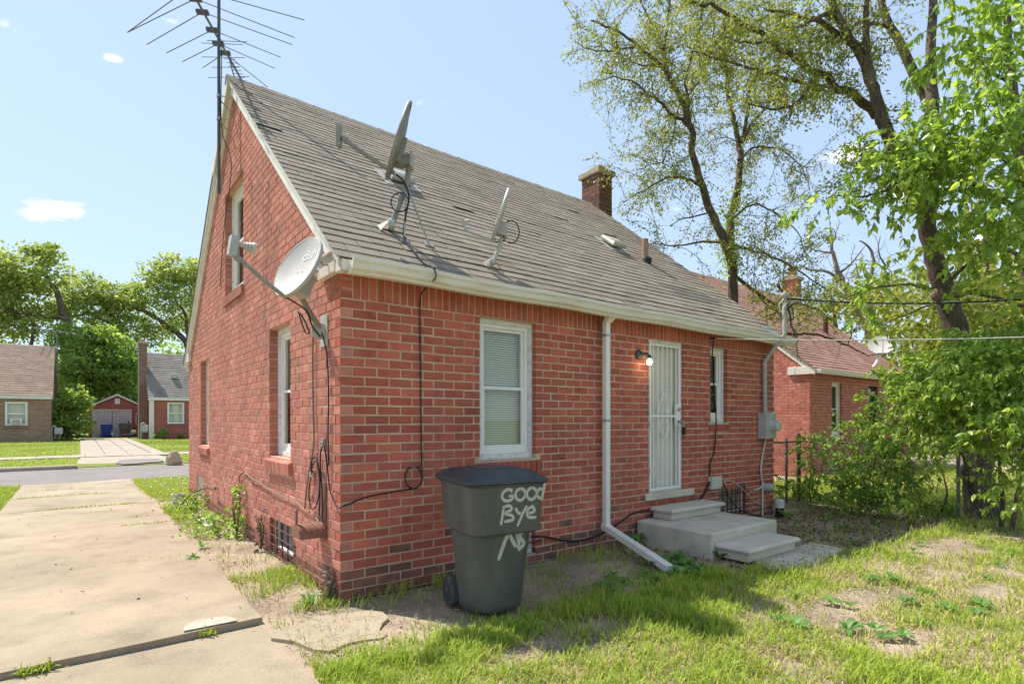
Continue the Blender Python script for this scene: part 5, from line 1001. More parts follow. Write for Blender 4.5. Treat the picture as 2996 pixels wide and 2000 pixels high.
# ------------------------------------------------------------------ chain link fence
M['galv'] = mat('galv', (.20, .20, .195), var=(.13, .12, .11), scale=9, rough=.6, metal=.4)
fn = empty('chain_link_fence', (8.85, .5, 0), 'rusty grey chain link fence between the two brick houses', 'fence'); FH = 1.12
runs = [((7.12, .55), (8.85, .50)), ((8.85, .50), (8.70, -6.5))]
for i, (x, y, r, h) in enumerate(((8.85, .50, .035, 1.2), (8.45, .53, .022, 1.12), (7.14, .56, .022, 1.1), (8.80, -1.9, .025, 1.12), (8.76, -4.2, .025, 1.12), (8.70, -6.5, .03, 1.15))):
    MB().tube([(x, y, -.1), (x, y, h)], r, 10).build('post', M['galv'], fn); MB().lathe((x, y, h), (0, 0, 1), [(r * 1.15, -.03), (r * 1.15, .0), (r * .6, .03), (0, .045)], 10).build('post_cap', M['galv'], fn)
for (a, b) in runs: MB().tube([(*a, FH - .03), (*b, FH - .03)], .018, 8).build('rail', M['galv'], fn)
for (a, b) in runs:
    a, b = A3(*a, 0), A3(*b, 0); L_ = np.linalg.norm(b - a); d = (b - a) / L_; m = MB(); nn = np.cross(d, A3(0, 0, 1)); p = -FH
    while p < L_:
        for s in (1, -1):
            z0, z1 = (.03, FH - .03); x0_, x1_ = (p, p + z1 - z0) if s > 0 else (p + z1 - z0, p)
            t0, t1 = 0., 1.
            lo, hi = (0 - x0_) / (x1_ - x0_), (L_ - x0_) / (x1_ - x0_); t0 = max(0, min(lo, hi)); t1 = min(1, max(lo, hi))
            if t1 - t0 > .02: m.tube([a + d * (x0_ + (x1_ - x0_) * t) + A3(0, 0, z0 + (z1 - z0) * t) + nn * .004 * s for t in (t0, t1)], .0025, 3, cap=False)
        p += .072
    o = m.build('wire_mesh', M['galv'], fn); o['kind'] = 'stuff'
# ------------------------------------------------------------------ plants: helpers
def leafmat(name, c, c2, c3, trans=.42, rough=.5, isl=.18): return mat(name, c, islc=[c2, c3], isl=isl, rough=rough, trans=trans, spec=.5)
M['leaf_elm'] = leafmat('leaf_elm', (.25, .29, .05), (.34, .35, .07), (.17, .22, .04))
M['leaf_broad'] = leafmat('leaf_broad', (.27, .40, .07), (.42, .52, .11), (.15, .27, .05), .5, .35)
M['leaf_shrub'] = leafmat('leaf_shrub', (.20, .34, .06), (.34, .45, .085), (.11, .22, .04), .5, .38)
M['leaf_far'] = leafmat('leaf_far', (.29, .36, .10), (.38, .43, .13), (.20, .27, .075), .5)
M['leaf_fard'] = leafmat('leaf_fard', (.22, .33, .07), (.31, .41, .09), (.13, .22, .05), .5)
M['bark'] = mat('bark', (.18, .135, .10), var=(.10, .075, .06), scale=7, var2=(.055, .04, .032), scale2=30, lo2=.5, hi2=.6, amt2=.85, rough=.95, bump=1., bscale=40, stretch=(1, 1, .16), bump2=1., bscale2=22)
M['bark_dead'] = mat('bark_dead', (.26, .20, .16), var=(.18, .13, .10), scale=5, rough=.95)
M['stem'] = mat('stem', (.10, .11, .04), rough=.8)
def nrm(a): return a / (np.linalg.norm(a, axis=-1, keepdims=True) + 1e-9)
def leaves(name, P, T, size, m, parent, asp=.55, fold=.25, org=None, shape=4):
    """P leaf bases, T leaf directions; every leaf its own folded blade"""
    n = len(P); T = nrm(T); rnd = nrm(rng.normal(size=(n, 3)) + A3(0, 0, .9)); Bn = nrm(np.cross(T, rnd)); Nn = np.cross(Bn, T); s = np.asarray(size).reshape(-1, 1) * np.ones((n, 1)); w = s * asp * .5
    if shape == 4:
        V = np.stack([P, P + T * s * .45 + Bn * w + Nn * w * fold, P + T * s, P + T * s * .45 - Bn * w + Nn * w * fold], 1).reshape(-1, 3)
        F = np.array([[0, 1, 2], [0, 2, 3]])[None] + np.arange(n)[:, None, None] * 4
    else:
        dr = A3(0, 0, -1) * s
        V = np.stack([P, P + T * s * .25 + Bn * w * .85 + Nn * w * fold, P + T * s * .6 + Bn * w * .8 + Nn * w * fold + dr * .06, P + T * s + dr * .2, P + T * s * .6 - Bn * w * .8 + Nn * w * fold + dr * .06, P + T * s * .25 - Bn * w * .85 + Nn * w * fold, P + T * s * .5 + dr * .03], 1).reshape(-1, 3)
        F = np.array([[0, 1, 6], [1, 2, 6], [2, 3, 6], [3, 4, 6], [4, 5, 6], [5, 0, 6]])[None] + np.arange(n)[:, None, None] * 7
    return mk(name, V, F.reshape(-1, 3), M[m], parent, org)
def tubes_np(name, polys, m, parent, sides=5):
    mb = MB()
    for (P, R) in polys: mb.tube(P, R, sides, cap=False)
    return mb.build(name, M[m], parent, smooth=True)
def wobble(P, amp):
    Q = [A3(*p) for p in P]
    for i in range(1, len(Q) - 1): Q[i] = Q[i] + rng.normal(size=3) * amp
    return Q
def twigs(limbs, per_m, L, nl, droop=.3, sub=3, up=.2, rad=.007, spread=.07, minr=0.0, out=None):
    """twigs with side twigs along limbs -> (twig polylines, leaf bases, leaf directions)"""
    polys, LP, LT = [], [], []
    for (P, R) in limbs:
        for i in range(len(P) - 1):
            seg = P[i + 1] - P[i]; ln = np.linalg.norm(seg); r = R[i] if not np.isscalar(R) else R
            for _ in range(rng.poisson(ln * per_m)):
                p = P[i] + seg * rng.random(); d = nrm(rng.normal(size=3) + nrm(seg) * .5 + A3(0, 0, up)); l = L * (.5 + .8 * rng.random()); Q = [p]
                for k in range(4): d = nrm(d + rng.normal(size=3) * .25 - A3(0, 0, droop * .3 * k)); Q.append(Q[-1] + d * l / 4)
                polys.append((Q, list(np.linspace(rad, rad * .35, 5)))); ways = [Q]
                for _ in range(sub):
                    k = rng.integers(1, 4); d2 = nrm(rng.normal(size=3) + nrm(Q[k + 1] - Q[k])); q2 = [Q[k]]
                    for kk in range(3): d2 = nrm(d2 + rng.normal(size=3) * .25 - A3(0, 0, droop * .4 * kk)); q2.append(q2[-1] + d2 * l * .17)
                    polys.append((q2, [rad * .5, rad * .4, rad * .35, rad * .3])); ways.append(q2)
                for w in ways:
                    m_ = nl if w is Q else max(2, nl // 2); w = np.array(w); t = rng.random(m_) ** .6 * (len(w) - 1.001) ; ii = t.astype(int); f = (t - ii)[:, None]
                    b = w[ii] * (1 - f) + w[ii + 1] * f + rng.normal(size=(m_, 3)) * spread; LP.append(b); LT.append(nrm(w[ii + 1] - w[ii]) * .6 + rng.normal(size=(m_, 3)) * .7 - A3(0, 0, droop))
    return polys, np.vstack(LP), np.vstack(LT)
def px(pts, d, dd=0.): return [at(u, v, d + dd * i / max(1, len(pts) - 1)) for i, (u, v) in enumerate(pts)]
def limb(pts, d, r0, r1, dd=0., n=4, amp=.012):
    P = spline(px(pts, d, dd), n); P = wobble(P, amp); return (P, list(np.linspace(r0, r1, len(P))))
# ------------------------------------------------------------------ tall elm behind the house
el_ = empty('elm_tree', (9.35, 2.1, 0), 'tall slender tree with sparse pale leaves rising behind the house roof', 'tree'); dE = (A3(9.35, 2.1, 0) - CAM) @ FWD
rootE = (9.35, 2.1, -.2); RS = .66
L1 = limb([(2144, 800), (2132, 745), (2111, 684), (2081, 622), (2060, 561), (2040, 500), (2024, 444), (2030, 403), (2012, 352), (1999, 301), (1968, 245), (1943, 199), (1907, 168), (1866, 133), (1805, 92), (1729, 61)], dE, .15, .025, -1.)
L1 = ([A3(*rootE), A3(9.36, 2.1, 1.5), A3(9.34, 2.1, 3.2)] + L1[0], [.21, .19, .17] + L1[1])
L2 = limb([(2140, 780), (2137, 700), (2137, 638), (2157, 561), (2167, 459), (2162, 423), (2147, 352), (2132, 286), (2124, 204), (2119, 102), (2121, 0), (2115, -120)], dE + .05, .14, .03, .8)
mainE = [L1, L2, limb([(2026, 403), (2012, 300), (2009, 230), (2024, 168), (2052, 41), (2060, -80)], dE, .05, .02, -.5), limb([(1943, 199), (1945, 127), (1953, 51), (1965, -60)], dE - .6, .05, .02, .3), limb([(2012, 365), (1973, 342), (1938, 306), (1902, 281), (1851, 240), (1790, 224)], dE - .4, .055, .015, -.6), limb([(2166, 420), (2172, 408), (2188, 332), (2193, 265), (2213, 219), (2240, 120), (2250, 20)], dE + .2, .07, .02, .6), limb([(2172, 420), (2183, 388), (2229, 327), (2264, 286), (2290, 245), (2330, 150)], dE + .3, .06, .018, -.4), limb([(2044, 541), (1999, 520), (1948, 525), (1866, 566), (1825, 592)], dE - .2, .05, .012, -.5), limb([(2117, 709), (2060, 707), (1994, 719), (1917, 714)], dE - .1, .045, .012, -.7), limb([(2160, 470), (2210, 430), (2290, 440), (2350, 500), (2370, 560)], dE, .035, .01, .3), limb([(2140, 640), (2200, 600), (2260, 620), (2330, 680), (2360, 760)], dE, .04, .01, -.5), limb([(1866, 133), (1800, 150), (1730, 150), (1680, 120)], dE - 1, .03, .01, -.3), limb([(1943, 199), (1880, 190), (1820, 180), (1770, 240)], dE - .6, .03, .01, .3), limb([(1968, 245), (1900, 60), (1850, -60)], dE - .5, .04, .02, .5), limb([(1990, 300), (1960, 420), (1930, 480), (1880, 470)], dE - .2, .03, .01, -.6), limb([(2081, 622), (2000, 640), (1960, 660)], dE, .03, .01, -.4), limb([(2150, 720), (2230, 740), (2330, 790), (2420, 850)], dE, .045, .012, -1.2), limb([(1999, 301), (2060, 210), (2090, 100), (2080, 0)], dE, .04, .015, .9)]
mainE = [(P, [r * RS for r in R]) for (P, R) in mainE]
tw, LP, LT = twigs(mainE[2:] + [(L1[0][28:], L1[1][28:]), (L2[0][22:], L2[1][22:])], 8.5, .95, 30, droop=.45, sub=3, rad=.008, spread=.05)
tubes_np('trunk', mainE, 'bark', el_, 8); tubes_np('twigs', tw, 'bark', el_, 3)['kind'] = 'stuff'
leaves('crown', LP, LT, .045 + .03 * rng.random(len(LP)), 'leaf_elm', el_, .5)
# ivy sprouting on the elm trunk
iv = [p for (P, R) in (([L1[0][k] for k in range(3, 9)], 0), ([L2[0][k] for k in range(0, 14)], 0)) for p in P]; Q = np.array([iv[i] + rng.normal(size=3) * .13 for i in rng.integers(0, len(iv), 900)]); leaves('trunk_sprouts', Q, rng.normal(size=(900, 3)), .07, 'leaf_broad', el_)
# ------------------------------------------------------------------ big leaning tree at the fence
tb_ = empty('elm_tree', (9.35, -2.1, 0), 'big leaning dark trunk with forked limbs at the fence on the right', 'tree'); dB = (A3(9.35, -2.1, 0) - CAM) @ FWD
T1 = limb([(2880, 1540), (2872, 1480), (2862, 1380), (2850, 1270), (2835, 1150), (2815, 1020), (2778, 900), (2745, 800), (2726, 717), (2703, 603), (2646, 488), (2583, 356), (2554, 258), (2508, 143), (2439, 29), (2400, -80), (2340, -260), (2300, -420)], dB, .22, .012, -.3, 4, .012); T1[1][:6] = list(np.linspace(.30, .21, 6))
B_ = [T1, limb([(2712, 640), (2722, 480), (2726, 287), (2726, 172), (2732, 0), (2735, -150), (2750, -380), (2740, -560)], dB + .1, .12, .012, .5, 4, .012), limb([(2726, 330), (2703, 275), (2623, 115), (2571, 0), (2540, -120), (2500, -300), (2480, -450)], dB + .3, .09, .012, .5, 4, .012), limb([(2583, 356), (2566, 327), (2480, 270), (2393, 218), (2307, 155), (2200, 80), (2080, 25), (1980, -10)], dB - .1, .075, .02, .8, 4, .02), limb([(2480, 270), (2390, 250), (2250, 215), (2130, 180), (2020, 150)], dB, .035, .01, .4), limb([(2508, 143), (2420, 80), (2330, 40), (2240, 30)], dB - .2, .05, .015, .4), limb([(2554, 258), (2535, 100), (2535, -40)], dB - .2, .06, .03, -.3), limb([(2600, 80), (2520, 65), (2480, 95), (2420, 110)], dB + .2, .03, .012, -.2), limb([(2393, 218), (2330, 300), (2260, 320), (2180, 300)], dB - .1, .03, .01, -.5), limb([(2307, 155), (2240, 120), (2180, 130), (2110, 110)], dB, .03, .01, .3), limb([(2640, 480), (2560, 470), (2500, 500), (2480, 520)], dB - .2, .025, .008, -.4), limb([(2439, 29), (2380, 60), (2320, 90)], dB - .2, .04, .01, -.3)]
tops = [(P[-12:], R[-12:]) for (P, R) in B_[:3]]
tw, LP, LT = twigs(B_[3:] + tops, 12, .65, 28, droop=.4, sub=3, rad=.006, spread=.045)
tubes_np('trunk', B_, 'bark', tb_, 12); tubes_np('twigs', tw, 'bark', tb_, 3)['kind'] = 'stuff'; leaves('crown', LP, LT, .045 + .025 * rng.random(len(LP)), 'leaf_elm', tb_, .5)
k_ = at(2690 + 55, 860, dB - .12); MB().lathe(k_, -FWD + A3(0, 0, .2), [(.10, -.05), (.085, .03), (.05, .05), (0, .045)], 12).build('branch_scar', M['bark_dead'], tb_)
# ------------------------------------------------------------------ broad-leaved trees and shrubs on the right: sprays of leaves on drooping shoots
def blob_sprays(blobs, lsize, per, droop=.5, shoot=.45):
    polys, LP, LT, SZ = [], [], [], []
    for (u, v, d, ru, rv, rd, n) in blobs:
        c = at(u, v, d); k = d / PXF
        for _ in range(n):
            q = rng.normal(size=3); q = q / np.linalg.norm(q) * rng.random() ** .45; p = c + RIGHT * q[0] * ru * k + A3(0, 0, 1) * q[1] * rv * k + FWD * q[2] * rd
            if p[2] < .05: p[2] = .05 + .1 * rng.random()
            dr = nrm(RIGHT * q[0] + A3(0, 0, 1) * (q[1] * .5 + .15) + FWD * q[2] + rng.normal(size=3) * .5); Q = [p]
            for j in range(4): dr = nrm(dr - A3(0, 0, droop * .22 * j) + rng.normal(size=3) * .12); Q.append(Q[-1] + dr * shoot / 4 * (.6 + .8 * rng.random()))
            polys.append((Q, [.006, .005, .004, .003, .002])); W_ = np.array(Q); m_ = rng.integers(per - 3, per + 4); t = np.sort(rng.random(m_)) * 3.99; ii = t.astype(int); f = (t - ii)[:, None]
            b = W_[ii] * (1 - f) + W_[ii + 1] * f; LP.append(b); LT.append(nrm(W_[ii + 1] - W_[ii]) * .5 + rng.normal(size=(m_, 3)) * .65 - A3(0, 0, droop)); SZ.append(lsize * (.4 + .95 * rng.random(m_) ** 1.3))
    return polys, np.vstack(LP), np.vstack(LT), np.concatenate(SZ)
def leafy(name, org, label, cat, blobs, lsize, per, m, droop=.5, shoot=.45, stems=None, bark='bark', part='crown', stem_part='trunk', asp=.62, grp=None, shape=7):
    t = empty(name, org, label, cat, grp); po, P, T, Z = blob_sprays(blobs, lsize, per, droop, shoot); st_ = []
    for s_ in (stems or []): st_.append(s_)
    if st_: tubes_np(stem_part, st_, bark, t, 7)
    tubes_np('shoots', po, 'stem', t, 3)['kind'] = 'stuff'; leaves(part, P, T, Z, m, t, asp, shape=shape); return t
def st(pts, d, r0, r1, dd=0.): return limb(pts, d, r0, r1, dd, 4, .01)
leafy('mulberry_tree', (10.6, -3.6, 0), 'broad leaved tree with big bright green leaves filling the upper right', 'tree',
      [(2920, -120, 7.8, 110, 120, .8, 40), (2860, 110, 7.4, 120, 110, .7, 55), (2960, 40, 7.6, 90, 120, .8, 40), (2890, 250, 7.2, 70, 60, .5, 22), (2700, 420, 7.5, 130, 75, .6, 60), (2850, 430, 7.2, 130, 90, .7, 70), (2960, 380, 7.0, 80, 90, .6, 40), (2620, 500, 7.6, 80, 50, .4, 22), (2810, 540, 7.3, 150, 60, .6, 60), (2930, 620, 7.0, 90, 100, .7, 50), (2420, 590, 7.6, 60, 45, .25, 12), (2620, 590, 7.7, 70, 35, .3, 14), (2960, 780, 7.2, 60, 120, .7, 40), (2860, 720, 7.8, 60, 60, .5, 18), (2570, 830, 7.9, 60, 30, .4, 10), (2520, 915, 7.9, 50, 30, .4, 7)],
      .095, 20, 'leaf_broad', .55, .5, [st([(3060, 1500), (3050, 1100), (3020, 800), (2990, 520), (2960, 260), (2940, 20), (2930, -150), (2920, -300)], 8.0, .12, .012), st([(3000, 620), (2880, 560), (2760, 510), (2640, 540), (2530, 572), (2430, 575)], 7.8, .04, .008, -.2), st([(2985, 500), (2900, 440), (2800, 420), (2700, 430)], 7.8, .035, .01, -.4), st([(2955, 240), (2880, 200), (2830, 120)], 7.8, .03, .01, -.3), st([(3010, 760), (2900, 730), (2750, 840), (2640, 830), (2520, 850), (2440, 890)], 8.0, .03, .008, -.1), st([(3015, 900), (2850, 860), (2700, 900), (2560, 960)], 8.0, .025, .006, -.1)])
leafy('vine_covered_bush', (9.2, -3.1, 0), 'large sunlit bush of broad leaves against the leaning trunk at right', 'bush',
      [(2840, 1120, 7.6, 190, 110, .7, 240), (2940, 1060, 7.3, 90, 110, .7, 120), (2710, 1150, 8.1, 110, 90, .5, 110), (2920, 1230, 7.2, 120, 95, .7, 160), (2740, 1270, 7.9, 90, 60, .4, 24), (3000, 1400, 6.9, 60, 110, .5, 45), (2620, 1250, 8.3, 60, 50, .4, 14), (2900, 1010, 7.9, 110, 60, .6, 40)],
      .078, 22, 'leaf_broad', .6, .38, [st([(2930, 1540), (2930, 1400), (2900, 1200), (2860, 1080)], 7.7, .03, .008), st([(2960, 1550), (2990, 1350), (2960, 1100)], 7.5, .03, .008), st([(2880, 1500), (2800, 1300), (2700, 1180)], 8.0, .02, .006)], part='foliage', stem_part='stems')
leafy('shrub', (8.5, -.55, 0), 'bright green shrub with upright shoots in the middle of the fence', 'shrub',
      [(2545, 1350, 8.9, 85, 85, .35, 110), (2560, 1250, 8.8, 70, 55, .3, 60), (2600, 1430, 8.8, 85, 55, .35, 75), (2470, 1430, 9.0, 45, 45, .25, 14), (2640, 1300, 8.7, 70, 60, .3, 30), (2520, 1470, 8.9, 90, 30, .4, 30)],
      .075, 11, 'leaf_shrub', .25, .34, [st([(2540, 1490), (2520, 1380), (2505, 1230), (2500, 1215)], 8.9, .015, .004), st([(2550, 1490), (2560, 1350), (2575, 1205)], 8.9, .015, .004), st([(2560, 1490), (2600, 1350), (2640, 1230)], 8.8, .015, .004), st([(2545, 1490), (2480, 1420), (2440, 1330)], 9.0, .012, .004)], part='foliage', stem_part='stems')
leafy('shrub', (8.7, .25, 0), 'narrow dark green shrub growing up the fence post near the meter', 'shrub',
      [(2378, 1340, 9.9, 36, 60, .2, 34), (2390, 1285, 9.8, 34, 22, .2, 12), (2365, 1425, 9.9, 55, 40, .25, 28), (2310, 1430, 9.9, 40, 30, .3, 16), (2440, 1430, 9.7, 40, 40, .3, 20)],
      .075, 11, 'leaf_shrub', .25, .3, [st([(2372, 1470), (2368, 1400), (2380, 1290)], 9.9, .014, .004), st([(2380, 1470), (2400, 1380), (2430, 1300)], 9.9, .012, .004)], part='foliage', stem_part='stems')
leafy('undergrowth_bush', (9.3, -1.5, 0), 'dark tangled undergrowth along the fence foot left of the leaning trunk', 'undergrowth',
      [(2640, 1480, 8.6, 110, 28, .35, 34), (2735, 1440, 8.8, 40, 50, .25, 14), (2760, 1505, 8.5, 50, 22, .25, 14)], .06, 9, 'leaf_shrub', .3, .26, [st([(2745, 1520), (2770, 1440), (2755, 1370)], 8.7, .02, .008)], part='foliage', stem_part='stems')
leafy('tree', (16.5, -2.5, 0), 'pale green thicket tree behind the vine covered bush', 'tree',
      [(2790, 1010, 13, 110, 80, 1.5, 150), (2870, 930, 13, 140, 110, 1.5, 190), (2960, 850, 12.5, 80, 150, 1.5, 110), (2820, 1150, 12, 110, 90, 1.2, 100), (2800, 900, 12, 90, 80, 1.2, 90), (2620, 960, 23, 60, 40, 1.5, 30)], .13, 11, 'leaf_elm', .4, .6, [st([(2960, 1340), (2950, 1100), (2900, 900), (2880, 700)], 13.5, .12, .05), st([(2760, 1330), (2740, 1100), (2700, 950)], 14, .07, .03)])
po, P, T, Z = blob_sprays([(2310, 915, 12.6, 60, 45, .7, 60), (2380, 885, 12.8, 60, 40, .7, 50), (2260, 890, 12.4, 40, 45, .6, 40), (2420, 930, 12.8, 45, 30, .6, 22)], .07, 15, .3, .5)
tubes_np('low_limb', [st([(2142, 800), (2200, 845), (2270, 890), (2350, 890), (2410, 915)], 12.4, .05, .012, .4), st([(2200, 845), (2260, 905), (2320, 935)], 12.5, .025, .008, .2)], 'bark', el_, 6); tubes_np('shoots', po, 'stem', el_, 3)['kind'] = 'stuff'; leaves('low_foliage', P, T, Z, 'leaf_elm', el_, .55)
leafy('tree', (24, 8, 0), 'feathery green tree crown behind the neighbouring roof', 'tree',
      [(2440, 880, 22, 80, 50, 2, 70), (2560, 900, 22, 110, 60, 2, 90), (2650, 870, 23, 80, 70, 2, 60)], .20, 10, 'leaf_elm', .4, .9, [st([(2440, 1180), (2450, 1000), (2430, 860)], 22, .12, .04)])
# bare dead tree
dt = empty('dead_tree', at(2560, 1310, 27), 'bare dead tree with crooked grey branches above the neighbouring roof', 'tree'); dt.location.z = 0; WL[dt.name] = A3(dt.location.x, dt.location.y, 0)
dl = [limb([(2560, 1290), (2540, 1000), (2490, 880), (2455, 800), (2440, 740), (2420, 690)], 27, .22, .05, 0, 4, .06), limb([(2470, 830), (2420, 795), (2370, 790), (2340, 775)], 27, .09, .02), limb([(2440, 740), (2400, 735), (2365, 725)], 27, .06, .02), limb([(2455, 800), (2490, 770), (2530, 720)], 27, .07, .02), limb([(2540, 1000), (2545, 830), (2555, 760), (2540, 720), (2515, 705)], 27.5, .12, .03), limb([(2550, 850), (2590, 790), (2570, 740), (2575, 690)], 27.5, .07, .02), limb([(2500, 900), (2510, 820), (2505, 770)], 27, .07, .02), limb([(2432, 720), (2445, 690), (2440, 670)], 27, .04, .02)]
tw, LP, LT = twigs(dl[1:], 1.6, 1.5, 2, droop=.0, sub=4, rad=.018); tubes_np('trunk', dl, 'bark_dead', dt, 6); tubes_np('twigs', tw, 'bark_dead', dt, 3)['kind'] = 'stuff'
# bare tangled branches hanging over the neighbouring eave
hb_ = empty('fallen_branch', at(2290, 960, 11.8), 'bare broken branches lying over the neighbouring roof edge', 'branch'); hl = [limb([(2275, 830), (2300, 880), (2320, 960), (2330, 1000)], 11.8, .03, .01), limb([(2215, 990), (2330, 975), (2420, 985), (2480, 1010), (2540, 1040)], 12.4, .035, .012), limb([(2280, 905), (2250, 930), (2230, 960)], 11.8, .015, .006), limb([(2480, 1010), (2500, 960), (2530, 930)], 12.4, .015, .006), limb([(2330, 975), (2335, 1030), (2340, 1060)], 12, .012, .005), limb([(2540, 1040), (2600, 1030), (2640, 1020)], 12.6, .015, .006)]
tw, LP, LT = twigs(hl, 5, .55, 2, droop=.3, sub=3, rad=.006); tubes_np('limb', hl, 'bark', hb_, 5); tubes_np('twigs', tw, 'bark_dead', hb_, 3)['kind'] = 'stuff'
# ------------------------------------------------------------------ trees across the street
def far_tree(x, y, h, label, blobs, m, limbs, ls=.34, name='tree', n=1.15):
    t = empty(name, (x, y, 0), label, 'tree', None); lb = []
    for (pts, r0, r1) in limbs: P = wobble(spline([A3(*p) for p in pts], 4), .08); lb.append((P, list(np.linspace(r0, r1, len(P)))))
    LP, LT = [], []
    for (c, r, k) in blobs:
        c = A3(*c); r = A3(*r) if hasattr(r, '__len__') else A3(r, r, r); k = int(k * n); ncl = max(6, k // 22); q = rng.normal(size=(ncl, 3)); q /= np.linalg.norm(q, axis=1, keepdims=True); cl_ = c + q * (rng.random((ncl, 1)) ** .4) * r
        w = rng.integers(0, ncl, k); LP.append(cl_[w] + rng.normal(size=(k, 3)) * A3(.8, .8, .35) * r.mean() * .22); LT.append(rng.normal(size=(k, 3)) + q[w] * .6 - A3(0, 0, .25))
    LP = np.vstack(LP); LT = np.vstack(LT); LP[:, 2] = np.maximum(LP[:, 2], .1)
    tubes_np('trunk', lb, 'bark', t, 6); leaves('crown', LP, LT, ls * (.6 + .8 * rng.random(len(LP))), m, t, .6); return t
def fb(u, v, y, ru, rv, k):   # blob given by sight line and distance row y
    r = FWD + RIGHT * (u - 1498) / PXF + A3(0, 0, (1224 - v) / PXF); d = (y - CAM[1]) / r[1]; s = d / PXF; p = CAM + r * d; return (p, (ru * s, (ru + rv) * .5 * s, rv * s), k)
def fp(u, v, y): r = FWD + RIGHT * (u - 1498) / PXF + A3(0, 0, (1224 - v) / PXF); return CAM + r * (y - CAM[1]) / r[1]
far_tree(*fp(190, 1262, 62)[:2], 20, 'tall locust tree with a dark leaning limb above the tan house', [fb(90, 790, 62, 95, 70, 1700), fb(40, 860, 63, 80, 70, 1300), fb(130, 740, 61, 45, 30, 450), fb(20, 790, 62, 60, 50, 700), fb(70, 940, 63, 120, 60, 1500), fb(150, 880, 64, 60, 60, 500)], 'leaf_far', [([fp(190, 1262, 62), fp(200, 1000, 62), fp(188, 920, 62), fp(150, 830, 62), fp(110, 780, 62)], .45, .12), ([fp(188, 930, 62), fp(60, 915, 62), fp(-20, 890, 62)], .2, .08), ([fp(90, 1010, 62), fp(100, 950, 62), fp(60, 900, 62)], .15, .06)], .36)
far_tree(*fp(330, 1262, 66)[:2], 18, 'feathery pale locust tree behind the garage', [fb(250, 850, 66, 70, 50, 1300), fb(330, 860, 66, 70, 45, 1200), fb(280, 920, 66, 100, 50, 1500), fb(200, 900, 65, 60, 50, 900), fb(370, 920, 67, 60, 60, 900), fb(300, 980, 66, 100, 40, 900)], 'leaf_far', [([fp(350, 1262, 66), fp(355, 1000, 66), fp(320, 920, 66), fp(270, 860, 66)], .35, .1), ([fp(330, 950, 66), fp(260, 915, 66), fp(205, 930, 66)], .18, .08), ([fp(355, 1000, 66), fp(340, 880, 66)], .15, .06)], .34)
far_tree(*fp(560, 1262, 64)[:2], 19, 'spreading pale locust tree behind the red house', [fb(470, 810, 64, 70, 45, 1300), fb(530, 790, 64, 60, 50, 1200), fb(440, 870, 64, 70, 50, 1200), fb(540, 880, 64, 60, 70, 1200), fb(600, 830, 64, 60, 70, 900), fb(490, 960, 65, 80, 50, 900), fb(420, 960, 65, 60, 50, 700)], 'leaf_far', [([fp(570, 1262, 64), fp(555, 1030, 64), fp(500, 960, 64), fp(430, 915, 64), fp(390, 900, 64)], .4, .1), ([fp(555, 1030, 64), fp(545, 930, 64), fp(510, 870, 64)], .25, .08)], .34)
far_tree(*fp(265, 1262, 58)[:2], 12, 'dense dark green tree filling the gap behind the garage', [fb(250, 1080, 58, 80, 80, 2000), fb(330, 1060, 58, 80, 80, 2000), fb(390, 1100, 58, 60, 90, 1600), fb(230, 1000, 58, 70, 50, 1200), fb(300, 990, 58, 60, 40, 1000), fb(190, 1130, 57, 40, 70, 800), fb(300, 1170, 58, 90, 60, 1200)], 'leaf_fard', [([fp(265, 1262, 58), fp(270, 1100, 58), fp(250, 1000, 58)], .25, .08), ([fp(330, 1262, 58), fp(335, 1100, 58)], .2, .08)], .36)
far_tree(*fp(195, 1284, 47)[:2], 5, 'rounded leafy bush tree between the tan house and the garage', [fb(195, 1200, 47, 42, 55, 1500), fb(225, 1170, 47, 32, 45, 900), fb(180, 1250, 46, 40, 30, 700), fb(215, 1240, 46, 45, 35, 800)], 'leaf_fard', [([fp(195, 1284, 47), fp(200, 1200, 47)], .12, .05)], .24, 'bush_tree')
far_tree(*fp(-150, 1262, 64)[:2], 19, 'wide locust tree beyond the left edge of the tan house', [fb(-60, 830, 64, 110, 90, 1800), fb(-150, 900, 64, 120, 120, 1800), fb(-40, 960, 64, 120, 60, 1500)], 'leaf_far', [([fp(-150, 1262, 64), fp(-140, 1000, 64), fp(-60, 860, 64)], .4, .1)], .36)
far_tree(*fp(760, 1262, 70)[:2], 16, 'locust tree hidden mostly behind the brick gable', [fb(640, 900, 70, 100, 90, 1600), fb(760, 950, 70, 120, 120, 1500)], 'leaf_far', [([fp(760, 1262, 70), fp(740, 1000, 70), fp(680, 880, 70)], .4, .1)], .36)
wd = [fb(u, 1120 + 30 * math.sin(u), 78, 90, 110, 1100) for u in range(-200, 800, 90)]; LP = []; 
for (c, r, k) in wd: q = rng.normal(size=(k, 3)); q = q / np.linalg.norm(q, axis=1, keepdims=True) * rng.random((k, 1)) ** .4; LP.append(c + q * A3(*r))
LP = np.vstack(LP); LP[:, 2] = np.abs(LP[:, 2]); o = leaves('distant_wood', LP, rng.normal(size=LP.shape), .55, 'leaf_fard', None, .7); tag(o, 'distant mass of trees behind the far garage', 'wood', None, 'stuff')
for (x, y, w, label) in ((2.95, 43.2, .45, 'round green shrub by the white pilaster of the red house'), (4.25, 43.3, .22, 'small dark shrub below the window of the red house')):
    far_tree(x, y, .9, label, [((x, y, w * .8), (w, w, w), 500)], 'leaf_fard', [([(x, y, 0), (x, y, w)], .03, .01)], .12, 'shrub')
